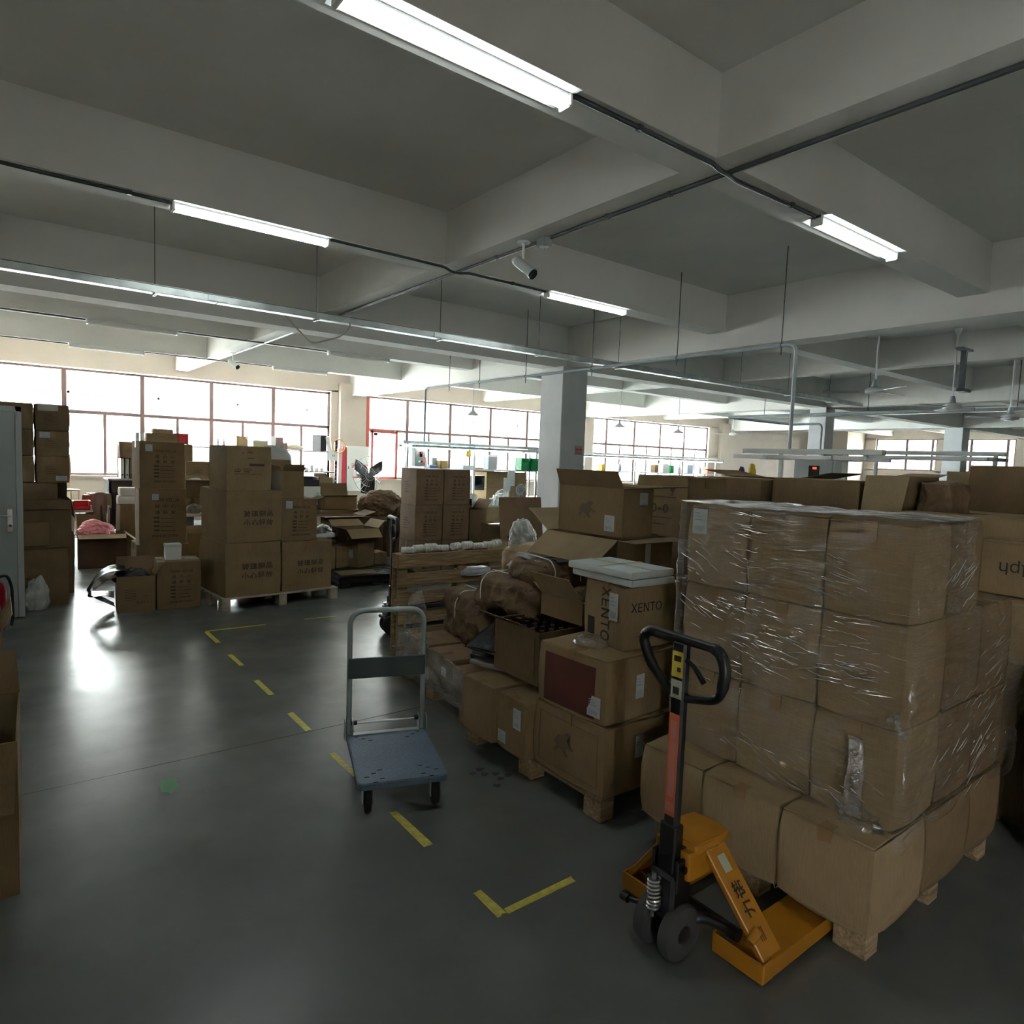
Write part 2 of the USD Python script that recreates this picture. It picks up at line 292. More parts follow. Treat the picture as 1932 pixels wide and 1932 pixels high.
# ------------------------------------------------------------------ the room
X0, X1, Y0, Y1 = -0.75, 34.0, -4.0, 17.6
fl = thing("floor", kind="structure")
for a, b in ((Y0, 3.9275), (3.9325, 17.9)):
    part(fl, "floor_slab", bx(X0 - .2, X1 + .3, a, b, -.12, 0), FLOORM, False)
part(fl, "joint_filler", bx(X0 - .2, X1 + .3, 3.9, 3.96, -.13, -.006), RUBBER, False)
SMUDGE = plain("floor_smudge", (.045, .048, .047), .5)
for k, (dx, dy) in enumerate(((-.06, .09), (-.01, .05), (.04, .02), (.03, -.04), (.09, -.03), (-.03, -.09), (.0, .11))):
    a = np.linspace(0, 2 * math.pi, 11)[:-1]
    rr = [.012 + .012 * RNG.random() for _ in a]
    part(fl, "dark_smudge", T(ext([(r * 1.3 * math.cos(t), r * math.sin(t)) for r, t in zip(rr, a)], .0006), (2.10 + dx, 2.83 + dy, .0002)), SMUDGE, False)
a = np.linspace(0, 2 * math.pi, 19)[:-1]
part(fl, "green_paint_spot", T(ext([((.05 + .035 * RNG.random()) * math.cos(t) * .7, (.05 + .04 * RNG.random()) * math.sin(t) * 1.2) for t in a], .0006), (.667, 3.66, .0002)),
     plain("green_floor_paint", (.03, .22, .06), .5), False, "small green paint spot on the floor")

solo("ceiling", bx(X0 - .2, X1 + .3, Y0 - .2, 18.0, 4.0, 4.25), CEILP, None, None, kind="structure", smooth=False)
for y, w, z in ((-2.95, .27, 3.52), (.02, .35, 3.3), (2.69, .27, 3.52), (5.70, .27, 3.52), (8.88, .36, 3.30), (11.72, .27, 3.52), (14.75, .27, 3.52)):
    solo("beam", bx(X0, X1, y - w / 2, y + w / 2, z, 4.0), CEILP, None, None, kind="structure", smooth=False)
for x, w, z in ((3.51, .26, 3.522), (7.925, .35, 3.302), (12.3, .26, 3.522), (16.6, .35, 3.302), (21.0, .26, 3.522), (25.3, .35, 3.302), (29.7, .26, 3.522)):
    solo("beam", bx(x - w / 2, x + w / 2, Y0, Y1 - .005, z, 3.999), CEILP, None, None, kind="structure", smooth=False)
def column(x0, x1, y0, y1, top=3.31):
    c = thing("column", kind="structure")
    part(c, "shaft", bx(x0, x1, y0, y1, 0, top, .012), COLP, 30)
    return c
c1 = column(7.52, 8.08, 8.52, 9.10)
sg = part(c1, "safety_sign", bx(7.86, 8.02, 8.515, 8.5199, 1.84, 2.00), plain("sign_plate", (.42, .30, .31), .5), False, "small red and grey wall sign")
part(c1, "sign_print", [T(cb(.05, .001, .05, 0), (7.872, 8.5135, 1.905)), T(cb(.085, .001, .028, 0), (7.928, 8.5135, 1.92)), T(cb(.13, .001, .012, 0), (7.875, 8.5135, 1.87))], INKR, False)
column(16.38, 16.80, 8.66, 9.10); column(25.0, 25.55, 8.60, 9.15)

# window wall with three glazed bays, end wall with two
ZS, ZT, ZM = 1.02, 3.36, 2.42
BAYS = [(-.45, 7.22), (8.27, 15.8), (17.05, 23.85)]
pieces = [bx(X0 - .2, X1 + .3, Y1 + .02, Y1 + .25, -.1, ZS), bx(X0 - .2, X1 + .3, Y1, Y1 + .25, ZT + .02, 4.0)]
xs = [X0 - .2] + [v for b in BAYS for v in b] + [X1 + .3]
for k in range(0, len(xs), 2):
    if xs[k + 1] - xs[k] > .05: pieces.append(bx(xs[k], xs[k + 1], Y1, Y1 + .25, ZS - .05, ZT + .05))
for xa, xb in ((7.42, 8.18), (16.15, 16.95), (24.5, 25.6)): pieces.append(bx(xa, xb, Y1 - .16, Y1 + .01, 0, 3.6))
solo("wall_back", pieces, WALLP, None, None, kind="structure", smooth=False)
solo("wall_left", [bx(X0 - .2, X0, -2.33, 18, 0, 4.0), bx(X0 - .2, X0, Y0 - .2, -2.75, 0, 4.0), bx(X0 - .2, X0, -2.75, -2.33, 2.2, 4.0)], WALLP, None, None, kind="structure", smooth=False)
solo("wall_front", bx(X0 - .2, X1 + .3, Y0 - .2, Y0, 0, 4.0), WALLP, None, None, kind="structure", smooth=False)
EB = [(9.7, 11.85), (12.7, 15.4)]
ys = [Y0 - .2] + [v for b in EB for v in b] + [18.0]
pe = [bx(X1, X1 + .25, Y0 - .2, 18, 0, 1.9), bx(X1, X1 + .25, Y0 - .2, 18, 3.36, 4.0)] + [bx(X1, X1 + .25, ys[k], ys[k + 1], 1.85, 3.4) for k in range(0, 6, 2)]
pe += [bx(32.2, X1, 15.9, Y1, 0, 4.0)]
solo("wall_right", pe, WALLP, None, None, kind="structure", smooth=False)
def window(n, x0, x1, mull, halves, red=False):
    w = thing(f"window_{n}", kind="structure"); y = Y1 + .10
    fr = [bx(x0, x1, y, y + .07, ZT - .05, ZT), bx(x0, x1, y, y + .07, ZS, ZS + .06), bx(x0, x1, y, y + .07, ZM - .035, ZM + .035), bx(x0, x0 + .06, y, y + .07, ZS, ZT), bx(x1 - .06, x1, y, y + .07, ZS, ZT)]
    part(w, "frame", fr, FRAME, False)
    for m in mull: part(w, "mullion", bx(m - .045, m + .045, y - .01, y + .08, ZS, ZT), FRAME, False)
    for h in halves: part(w, "sash_stile", bx(h - .028, h + .028, y + .01, y + .06, ZS, ZM), FRAME, False)
    ed = [x0] + mull + [x1]
    for a, b in zip(ed, ed[1:]):
        part(w, "pane", bx(a + .03, b - .03, y + .03, y + .036, ZM + .03, ZT - .04), GLASS, False)
        part(w, "pane", bx(a + .03, b - .03, y + .03, y + .036, ZS + .05, ZM - .03), GLASS, False)
    if red: part(w, "jamb_lining", bx(x0 - .02, x0 + .07, Y1 - .03, Y1 + .1, 1.9, ZT), REDFRAME, False, "red painted window jamb lining")
    part(w, "sill", bx(x0 - .02, x1 + .02, Y1 - .05, Y1 + .2, ZS - .03, ZS + .01), WALLP, False)
    return w
window(1, *BAYS[0], [1.19, 2.70, 4.20, 5.70], [.42, 1.95, 3.45, 4.95, 6.45])
w2 = window(2, *BAYS[1], [9.6, 11.08, 12.6, 14.1, 15.5], [10.35, 11.85, 13.35, 14.8], True)
part(w2, "casement_frame", [bx(8.42, 8.48, 17.6, 17.69, ZS, ZM), bx(9.18, 9.25, 17.6, 17.69, ZS, ZM), bx(8.42, 9.25, 17.6, 17.69, ZM - .08, ZM - .02), bx(8.42, 9.25, 17.6, 17.69, ZS + .01, ZS + .07)], REDFRAME, False, "red brown casement frame")
window(3, *BAYS[2], [17.85, 19.35, 20.84, 22.32], [18.6, 20.1, 21.6, 23.1])
for n, (ya, yb) in enumerate(EB):
    w = thing(f"window_{n + 4}", kind="structure")
    part(w, "frame", [bx(34.08, 34.15, ya, yb, 3.31, 3.36), bx(34.08, 34.15, ya, yb, 1.9, 1.96), bx(34.08, 34.15, ya, ya + .06, 1.9, 3.36), bx(34.08, 34.15, yb - .06, yb, 1.9, 3.36)], FRAME, False)
    for m in ((10.0, 11.35), (12.9, 14.0))[n]: part(w, "mullion", bx(34.07, 34.16, m - .05, m + .05, 1.9, 3.36), FRAME, False)
    part(w, "pane", bx(34.1, 34.106, ya + .02, yb - .02, 1.93, 3.33), GLASS, False)
# outside: pavement and the factory opposite
solo("ground", bx(-60, 110, 18.05, 120, -.6, -.3), plain("pavement_concrete", (.5, .5, .48), .9), None, None, kind="structure", smooth=False)
solo("pavement", bx(-60, -1.0, -60, 18.04, -.6, -.3), plain("pavement_concrete", (.5, .5, .48), .9), None, None, kind="structure", smooth=False)
solo("pavement", bx(34.4, 110, -60, 17.94, -.6, -.3), plain("pavement_concrete", (.5, .5, .48), .9), None, None, kind="structure", smooth=False)
FAC = plain("facade_paint", (.80, .80, .78), .9); FGL = plain("facade_glass", (.035, .042, .05), .8, spec=.1); FGP = plain("facade_pale_glass", (.5, .55, .6), .6)
fb = thing("factory_building", "pale factory building with rows of windows across the yard outside", "building")
part(fb, "facade_wall", bx(-14, 60, 33, 34, -.3, 7.8), FAC, False)
part(fb, "ledge", bx(-14, 60, 32.7, 33.0, 2.62, 2.78), FAC, False)
for k, x in enumerate(np.arange(-12.0, 56, 3.3)):
    w = part(fb, "window_pane", bx(x, x + 2.3, 32.93, 32.99, 3.05, 4.6), FGL if -3 < x < 1.5 else FGP, False)
    part(w, "glazing_bar", [bx(x + 1.1, x + 1.2, 32.88, 32.93, 3.05, 4.6), bx(x, x + 2.3, 32.88, 32.93, 3.75, 3.85)], FAC, False)
    part(fb, "window_pane", bx(x, x + 2.3, 32.93, 32.99, .6, 2.2), FGP, False)
ACM = plain("air_unit_grey", (.055, .062, .072), .8, spec=.1)
for k, (x, z) in enumerate(((3.6, 2.85), (7.0, 4.9), (10.2, 4.9), (12.4, 4.85), (20.0, 4.9))):
    a = thing("air_conditioner", ("grey air conditioner unit on the ledge of the building opposite, beyond the leftmost window bay", "small grey air unit high on the facade opposite, beyond the third pane from the left",
        "grey ribbed air unit on the facade opposite, beyond the last pane before the pilaster", "louvred grey air unit on the facade opposite, right of the ribbed one", "pair of grey units on the facade opposite, beyond the red framed window")[k], "air conditioner", (x, 32.28, z))
    part(a, "casing", bx(0, .95, 0, .38, 0, .8, .02), ACM, 30)
    part(a, "fan_grille", [T(trimesh.creation.torus(.27 - .07 * q, .012, 20, 6), (.36, -.01, .4), rx=90) for q in range(3)] + [bx(.7, .9, -.012, 0, .1 + .12 * q, .14 + .12 * q) for q in range(5)], FGL, False)
TEAL = plain("teal_shutter", (.05, .55, .62), .6)
sh = thing("roller_shutter", "bright teal roller shutter outside, seen through the red framed casement", "shutter", (14.4, 29.5, 0))
for q in range(10): part(sh, "shutter_slat", bx(0, 6.4, 0, .05, 1.62 + .1 * q, 1.71 + .1 * q, .01), TEAL, False)
part(sh, "frame", [bx(-.12, 0, -.05, .1, -.3, 2.75), bx(6.4, 6.52, -.05, .1, -.3, 2.75), bx(-.12, 6.52, -.05, .1, 2.64, 2.8)], FAC, False)
part(sh, "lower_panel", bx(0, 6.4, .0, .05, -.3, 1.6), plain("pale_blue_panel", (.5, .62, .75), .6), False)

# ------------------------------------------------------------------ lamps, conduits, tray, fans
def led(lit, label, x, y, group=None):
    t = thing("batten_lamp", label, "lamp", (x, y, 3.519), 0, group)
    for s in (1, -1):
        part(t, "reflector", T(T(cb(1.2, .085, .006, .001), (-.6, 0, 0), rx=-7 * s) if s > 0 else T(T(cb(1.2, .085, .006, .001), (-.6, -.085, 0)), rx=7), (0, s * .026, -.012)), WHITE, False)
    part(t, "housing", bx(-.6, .6, -.038, .038, -.03, 0, .004), WHITE, 30)
    pr = [(.036 * math.sin(a), -.03 - .046 * math.cos(a)) for a in np.linspace(-math.pi / 2, math.pi / 2, 11)]
    d = T(ext([(-y_, z_) for y_, z_ in pr], 1.15), (0, 0, 0)); v = d.vertices.copy()
    d.vertices = np.stack([v[:, 2] - .575, v[:, 0], v[:, 1]], 1); d.invert() if d.volume < 0 else None
    part(t, "diffuser", d, E_LED if lit else LED_OFF, 30, "glowing white diffuser" if lit else None)
    for s in (-1, 1): part(t, "end_cap", T(cb(.025, .09, .075, .01), (-.6 if s < 0 else .575, -.045, -.076)), WHITE, 30)
    return t
LY1, LY2, LY4, LY5 = 2.62, 5.60, 11.60, 14.64
led(True, "lit batten lamp nearest overhead, largest glowing strip at the top of the photo", 1.665, LY1)
led(True, "lit batten lamp on the beam at upper left, above the cable tray", 1.65, LY2)
led(True, "smallest lit batten lamp, beyond the security camera in the middle", 5.25, LY2)
led(True, "lit batten lamp at the upper right, at the end of the dark conduit", 5.22, LY1)
led(False, "unlit batten lamp on the far beam at upper left, over the first windows", 1.66, LY4)
led(False, "unlit batten lamp over the far left windows, right of the ceiling camera", 5.28, LY4)
led(False, "unlit batten lamp on the last beam, above the leftmost window", 1.67, LY5)
led(False, "unlit batten lamp on the last beam, above the pane before the pilaster", 5.3, LY5)
CONDUIT = plain("conduit_grey", (.10, .115, .115), .45, metal=.3)
def conduit(label, pts, r=.012, clips=(), m=CONDUIT, rb=.05):
    t = thing("conduit", label, "conduit")
    part(t, "pipe", tube(bend(pts, rb), r, 8), m, 40)
    for c in clips: part(t, "clip", T(cb(.035, .035, .03, .004), (c[0] - .0175, c[1] - .0175, c[2] - .015)), m, 30)
    return t
zc = 3.505
conduit("dark conduit leading right from the nearest lamp to the beam crossing", [(2.27, LY1 - .03, zc), (3.38, LY1 - .03, zc)], .014, [(2.75, LY1 - .03, zc)])
conduit("dark conduit from the beam crossing to the lit lamp at upper right", [(3.38, LY1 - .03, zc), (3.46, LY1 - .03, zc - .02), (3.56, LY1 - .03, zc - .02), (3.66, LY1 + .02, zc), (4.6, LY1, zc)], .014, [(4.3, LY1, zc)])
conduit("dark conduit running along the beam from upper left edge to the left lit lamp", [(X0 + .01, LY2, zc), (1.04, LY2, zc)], .014, [(.78, LY2, zc)])
conduit("conduit from the left lit lamp across to the lamp beyond the security camera", [(2.26, LY2 - .02, zc), (3.38, LY2 - .02, zc), (3.46, LY2 - .02, zc - .03), (3.55, LY2 - .02, zc - .03), (3.66, LY2, zc), (4.64, LY2, zc)], .012, [(4.2, LY2, zc)])
conduit("thick double conduit along the cross beam at upper right", [(3.56, Y0 + .01, zc), (3.56, 4.25, zc)], .016, [(3.56, 1.05, zc), (3.56, 3.05, zc), (3.56, 3.62, zc)])
conduit("conduit along the cross beam beyond the junction box towards the tray", [(3.56, 4.42, zc), (3.56, 8.66, zc)], .013, [(3.56, 5.0, zc)])
conduit("pale conduit along the far part of the cross beam, ending at the far camera", [(3.58, 9.1, zc), (3.58, 13.2, zc)], .016, [], GREYPAINT)
conduit("thin conduit along the far beam with the first unlit lamps", [(X0 + .01, LY4, zc), (1.05, LY4, zc)], .012)
conduit("thin conduit between the two unlit lamps on the far beam", [(2.27, LY4, zc), (4.66, LY4, zc)], .012, [(3.3, LY4, zc)])
conduit("thin conduit on the last beam above the left windows", [(X0 + .01, LY5, zc), (1.05, LY5, zc)], .012)
conduit("thin conduit on the last beam between the unlit lamps", [(2.28, LY5, zc), (4.68, LY5, zc)], .012)
jb = thing("junction_box", "small grey junction box on the ceiling conduit beside the security camera", "junction box", (3.56, 4.335, 3.52))
part(jb, "box", bx(-.045, .045, -.05, .05, -.07, 0, .006), GREYPAINT, 30); part(jb, "cover_screw", [T(trimesh.creation.cylinder(.005, .004, sections=8), (a, b, -.072)) for a in (-.03, .03) for b in (-.035, .035)], CHROME, False)
def cctv(label, x, y, z, rz, ty):
    t = thing("security_camera", label, "security camera", (x, y, z), rz)
    part(t, "mount_plate", T(trimesh.creation.cylinder(.055, .012, sections=20), (0, 0, -.006)), WHITE, 30)
    part(t, "stem", tube(bend([(0, 0, -.01), (0, 0, -.13), (.01, 0, -.17)], .03), .012, 10), WHITE, 40)
    R = lambda m: T(m, (.02, 0, -.21), ry=ty)
    b = part(t, "camera_body", R(T(trimesh.creation.capsule(.10, .042, count=[16, 10]), (-.06, 0, 0), ry=90)), WHITE, 40)
    part(b, "sun_hood", R(lathe_half(.047, .20)), plain("camera_hood", (.62, .65, .64), .3), 40)
    part(b, "lens_face", R(T(trimesh.creation.cylinder(.043, .03, sections=24), (.10, 0, 0), ry=90)), BLACK, 40)
    part(b, "side_label", R(T(cb(.05, .002, .03, 0), (-.02, -.045, -.015))), GREYPAINT, False)
    return t
def lathe_half(r, L):
    a = np.linspace(-.2 * math.pi, 1.2 * math.pi, 15); v = []; f = []
    for x in (-.09, L - .09):
        for rr in (r, r + .003): v += [(x, rr * math.cos(q), rr * math.sin(q)) for q in a]
    n = len(a)
    for i in range(n - 1):
        f += [[i, i + 1, 2 * n + i], [i + 1, 2 * n + i + 1, 2 * n + i], [n + i, 3 * n + i, n + i + 1], [n + i + 1, 3 * n + i, 3 * n + i + 1], [i, n + i, i + 1], [i + 1, n + i, n + i + 1], [2 * n + i, 2 * n + i + 1, 3 * n + i], [2 * n + i + 1, 3 * n + i + 1, 3 * n + i]]
    return M(v, f)
cctv("white bullet security camera hanging from the cross beam in the middle", 3.50, 4.53, 3.52, -75, 38)
cctv("small white security camera at the far end of the cross beam near the windows", 3.56, 13.4, 3.52, -60, 30)

tray = thing("cable_tray", "long galvanised cable trunking hung on rods under the ceiling", "cable tray", (0, 6.79, 3.1))
xa, xb = X0 + .01, 14.2
sec = 2.4
for k, x in enumerate(np.arange(xa, xb, sec)):
    e = min(x + sec - .006, xb)
    part(tray, "trunking_length", bx(x, e, -.05, .05, -.03, .035, .003), STEEL, 20)
    part(tray, "lid", bx(x, e - .004, -.056, .056, .036, .041, .001), STEEL, False)
part(tray, "joint_plate", [bx(x - .09, x + .08, -.058, -.05, -.022, .03) for x in np.arange(xa + sec, xb, sec)], STEEL, False)
for x in np.arange(1.14, 14, 1.47):
    part(tray, "hanger_rod", tube([(x, 0, -.05), (x, 0, .42 if abs(x - 3.5) < .2 else .9)], .004, 6), CONDUIT, 40)
    part(tray, "hanger_clamp", bx(x - .012, x + .012, -.065, .065, -.045, -.031), STEEL, False)
part(tray, "loose_cable", tube(bend([(2.95, -.03, .0), (2.95, -.08, -.06), (2.9, .05, -.16), (2.75, .5, -.2), (2.72, 1.4, .28), (2.8, 1.95, .35)], .12, 6), .009, 6), plain("pale_cable", (.42, .38, .33), .6), 40)
pd = conduit("grey supply pipe hung from rods, dropping to the control panel bench and the far bench", [(6.48, 3.79, 1.93), (6.48, 3.79, 3.0), (6.46, 11.22, 3.0), (6.46, 11.22, 1.9)], .020, (), GREYPAINT, .09)
for y in (3.95, 5.3, 6.75, 8.2, 9.45, 10.4):
    top = 3.30 if False else 4.0
    part(pd, "hanger_rod", tube([(6.47, y, 2.9), (6.47, y, top)], .006, 6), CONDUIT, 40)
    part(pd, "pipe_clip", T(trimesh.creation.torus(.024, .005, 12, 6), (6.47, y, 3.0), rx=90), CONDUIT, 40)
conduit("thin branch pipe from the pendant row to the bench at the far right", [(13.2, 4.4, 2.86), (13.2, 9.3, 2.86), (15.9, 9.3, 2.86), (15.9, 8.5, 2.86), (15.9, 8.5, 1.9)], .03, (), GREYPAINT, .12)
gt = thing("lighting_trunk", "bright metal trunking with tubes hanging over the far right benches", "trunking", (13.9, 0, 2.9))
part(gt, "trunk", bx(-.06, .06, -2.0, 9.0, -.03, .03, .004), STEEL, 20)
for y in (-1, 1.5, 4, 6.5, 8.8): part(gt, "hanger_rod", tube([(0, y, .03), (0, y, 1.1)], .008, 6), CONDUIT, 40)
def fan(label, x, y, z, rz, scale=1.0):
    t = thing("ceiling_fan", label, "ceiling fan", (x, y, z), rz)
    part(t, "down_rod", tube([(0, 0, .12), (0, 0, 4.0 - z - .03)], .013, 8), WHITE, 40)
    part(t, "canopy", lathe([(.012, 4.0 - z - .12), (.05, 4.0 - z - .05), (.06, 4.0 - z), (.0, 4.0 - z)], 16), WHITE, 40)
    part(t, "upper_cup", lathe([(.0, .17), (.03, .17), (.055, .06), (.0, .05)], 16), GREYPAINT, 40)
    part(t, "motor", lathe([(0, .06), (.08, .055), (.125, .03), (.135, .005), (.12, -.025), (.05, -.04), (0, -.042)], 24), WHITE, 40)
    for k in range(3):
        b = ext([(.13, -.05), (.25, -.07), (.68, -.065), (.70, 0), (.68, .055), (.25, .05), (.13, .03)], .006)
        part(t, "blade", T(T(b, (0, 0, -.003), rx=9), (0, 0, .0), rz=120 * k), plain("fan_blade_grey", (.30, .31, .30), .4), 30)
    return t
fan("nearest ceiling fan, its blades spread wide at the right", 10.13, 4.66, 2.90, -6)
fan("second ceiling fan from the left among the three at the right", 11.86, 4.27, 2.79, 37)
fan("ceiling fan at the right edge of the photo", 13.18, 3.88, 2.70, 20)
fan("distant ceiling fan beside the last window of the far bay", 20.7, 14.3, 2.9, 35)
def pendant(label, x, y, z, r):
    t = thing("pendant_lamp", label, "pendant lamp", (x, y, z))
    part(t, "rod", tube([(0, 0, .12), (0, 0, 4.0 - z)], .009, 8), GREYPAINT, 40)
    part(t, "lamp_holder", lathe([(0, .17), (.03, .17), (.03, .06), (0, .06)], 12), GREYPAINT, 40)
    part(t, "shade", lathe([(.025, .09), (.05, .06), (r, -.02), (r + .004, -.03), (r, -.03), (.04, .05), (0, .07)], 24), plain("enamel_shade", (.38, .36, .33), .4), 40)
    return t
pendant("cone shaded pendant lamp before the middle windows", 8.75, 13.0, 2.74, .13)
pendant("flat shaded pendant lamp just right of the big column", 13.6, 13.0, 2.75, .16)
pendant("second flat shaded pendant right of the big column", 16.1, 13.0, 2.72, .16)
ws = thing("wall_fan", "grey bracket arm hanging under the ceiling at the right, with small motor", "fan bracket", (9.55, 3.35, 3.30))
part(ws, "plate", bx(-.15, .15, -.05, .05, -.03, 0, .005), CONDUIT, 30); part(ws, "post", bx(-.03, .03, -.03, .03, -.50, -.02, .004), CONDUIT, 30); part(ws, "foot", bx(-.05, .2, -.04, .04, -.53, -.49, .004), CONDUIT, 30)
# floor tape
TP = [("short yellow tape dash at the far corner of the marked bay", 1.538, 6.43, .04, .43), ("second yellow tape dash from the far corner", 1.529, 5.63, .039, .35), ("third yellow tape dash from the far corner", 1.517, 4.865, .04, .36),
      ("yellow tape dash crossed by a dark crack, before the cart", 1.507, 4.115, .04, .34), ("yellow tape dash partly under the blue cart", 1.50, 3.40, .04, .33), ("yellow tape dash in front of the blue cart", 1.492, 2.63, .043, .35), ("short leg of the yellow tape corner nearest", 1.488, 1.99, .04, .165)]
def tape(label, x, y, w, d, rz=0):
    n = 8; rr = RNG
    top = [(-w / 2 + w * k / 3 + rr.uniform(-.003, .003), d / 2 + rr.uniform(-.006, .006)) for k in range(4)]
    bot = [(w / 2 - w * k / 3 + rr.uniform(-.003, .003), -d / 2 + rr.uniform(-.006, .006)) for k in range(4)]
    return solo("floor_tape", ext(top + bot, .0008), YTAPE, label, "floor tape", (x, y, .0003), rz, group=None, smooth=False)
for l, x, y, w, d in TP: tape(l, x, y, w, d)
tape("long leg of the nearest yellow tape corner, pointing at the pallet truck", 1.692, 1.917, .037, .35, 90.9)
tape("thin yellow tape line at the far end of the marked bay", 1.81, 6.665, .042, .56, -90.5)
tape("far thin yellow tape line right of the first far one", 2.655, 6.68, .03, .33, -93)

# ------------------------------------------------------------------ cartons
def facexf(face, w, d, h):
    """4x4 that takes (u, v, out) of a carton's face, u from its left edge as seen, v from the bottom, to carton space"""
    m = np.eye(4)
    X, O = {"S": ((1, 0, 0), (0, 0, 0)), "E": ((0, 1, 0), (w, 0, 0)), "N": ((-1, 0, 0), (w, d, 0)), "W": ((0, -1, 0), (0, d, 0))}.get(face, ((1, 0, 0), (0, 0, h)))
    if face == "T": m[:3, 0], m[:3, 1], m[:3, 2] = (1, 0, 0), (0, 1, 0), (0, 0, 1)
    else: m[:3, 0], m[:3, 1] = X, (0, 0, 1); m[:3, 2] = np.cross(X, (0, 0, 1))
    m[:3, 3] = O
    return m
def onface(mesh, face, u, v, w, d, h, out=.003, skin=None, flat=False):
    """lays a mesh on a face; skin = (bulge, noise, seed) makes it follow the carton's swelling"""
    mesh = mesh.copy(); mesh.apply_translation((u, v, out)); F = facexf(face, w, d, h); mesh.apply_transform(F)
    if skin:
        n = F[:3, 2]; half = np.array([w, d, h]) / 2
        q = mesh.vertices if not flat else np.repeat(mesh.bounds.mean(0)[None], len(mesh.vertices), 0)
        X = q - half; V = np.clip(X / half, -1, 1); k = int(np.argmax(np.abs(n)))
        g = np.prod([1 - V[:, i] ** 2 for i in range(3) if i != k], axis=0)
        X = X.copy(); X[:, k] = np.sign(n[k]) * half[k]
        nz = fbm((X + n * (skin[0] * g)[:, None]) / max(w, d, h) * 2.6 + skin[2] * 7.3, 3, skin[2] + k) - .5
        mesh.vertices = mesh.vertices + n * (skin[0] * g)[:, None] + np.eye(3)[k] * (nz * skin[1] * 2)[:, None]
    return mesh
def bar(u0, u1, v0, v1, t=.0006):
    n = max(1, int(max(u1 - u0, v1 - v0) / .05)); hz = u1 - u0 > v1 - v0
    return cat_([bx(u0 + (u1 - u0) * k / n, u0 + (u1 - u0) * (k + 1) / n, v0, v1, 0, t) if hz else bx(u0, u1, v0 + (v1 - v0) * k / n, v0 + (v1 - v0) * (k + 1) / n, 0, t) for k in range(n)])
def pr_yv(a, b):
    ms = [T(text("YARA VILLA", b * .055), (a * .55, b * .80, 0))]
    for k, x in enumerate((.38, .55, .72)):
        ms += [T(text("玻小心"[k], b * .07), (a * x, b * .685, 0)), T(text("璃轻放"[k], b * .07), (a * x, b * .575, 0))]
    for k, q in enumerate((.46, .385, .31, .235)):
        ms += [bar(a * .30, a * .42, b * q, b * (q + .035)), bar(a * .45, a * (.72 + .05 * (k % 2)), b * q, b * (q + .012))]
    ms += [T(text("MADE IN CHINA", b * .04), (a * .55, b * .15, 0))]
    return ms
def pr_glass(a, b):
    return [T(text("玻璃制品", b * .115), (a * .56, b * .56, 0)), T(text("小心轻放", b * .115), (a * .56, b * .39, 0))]
def pr_lines(a, b):
    return [bar(a * .25, a * (.5 + .06 * (k % 3)), b * (.62 - .07 * k), b * (.635 - .07 * k)) for k in range(5)]
def pr_ship(a, b):
    return [bar(a * .50, a * .84, b * .55, b * .61), T(text("C/NO.   12PCS", b * .04), (a * .36, b * .47, 0)), bar(a * .16, a * .30, b * .41, b * .435), bar(a * .38, a * .50, b * .41, b * .435), bar(a * .16, a * .78, b * .365, b * .375), bar(a * .33, a * .37, b * .83, b * .85), bar(a * .46, a * .58, b * .855, b * .87), bar(a * .46, a * .60, b * .72, b * .74)]
def pr_marks(a, b):
    ar = lambda x: [T(ext([(-.5, 0), (0, .8), (.5, 0), (.18, 0), (.18, -.5), (-.18, -.5), (-.18, 0)], .0006), (0, 0, 0))]
    g = T(ext([(-.5, .5), (.5, .5), (.25, .05), (.07, -.1), (.07, -.42), (.28, -.5), (-.28, -.5), (-.07, -.42), (-.07, -.1), (-.25, .05)], .0006))
    sc = lambda m, s: (m.apply_scale((s, s, 1)), m)[1]
    return [T(sc(ar(0)[0].copy(), b * .07), (a * .30, b * .84, 0)), T(sc(g.copy(), b * .08), (a * .72, b * .84, 0)), bar(a * .22, a * .80, b * .775, b * .785),
        T(text("0-0", b * .085), (a * .5, b * .66, 0)), bar(a * .15, a * .22, b * .55, b * .575), bar(a * .30, a * .75, b * .56, b * .568), bar(a * .3, a * .62, b * .49, b * .5), bar(a * .2, a * .28, b * .38, b * .47), bar(a * .33, a * .5, b * .2, b * .38)]
def pr_stamp(a, b):
    return [bar(a * .2, a * .5, b * (.62 - .045 * k), b * (.632 - .045 * k)) for k in range(7)] + [T(text("+ JIT +", b * .06), (a * .66, b * .28, 0)), bar(a * .66, a * .8, b * .45, b * .46)]
def pr_xent(a, b):
    return [T(T(text("XENTO", a * .20, bold=False), rz=-90), (a * .55, b * .5, 0)), bar(a * .10, a * .28, b * .12, b * .40)]
def pr_xent2(a, b):
    return [T(text("XENTO", b * .14, bold=False), (a * .35, b * .66, 0)), bar(a * .15, a * .75, b * .2, b * .207)]
def pr_panel(a, b): return [bar(a * .10, a * .86, b * (.05 + .081 * k), b * (.131 + .081 * k)) for k in range(10)]
def pr_frame(a, b):
    return [bar(a * .08, a * .92, b * .86, b * .87), bar(a * .08, a * .92, b * .1, b * .11), bar(a * .08, a * .09, b * .1, b * .87), bar(a * .91, a * .92, b * .1, b * .87)]
def pr_horse(a, b):
    q = [(.1, .5), (.25, .78), (.42, .8), (.6, .95), (.75, .9), (.7, .78), (.62, .7), (.72, .52), (.9, .45), (.85, .38), (.66, .44), (.55, .3), (.68, .12), (.58, .08), (.42, .3), (.3, .34), (.16, .14), (.08, .2), (.2, .4)]
    return [T(ext([(a * .30 + x * a * .34, b * .30 + y * b * .42) for x, y in q], .0006))]
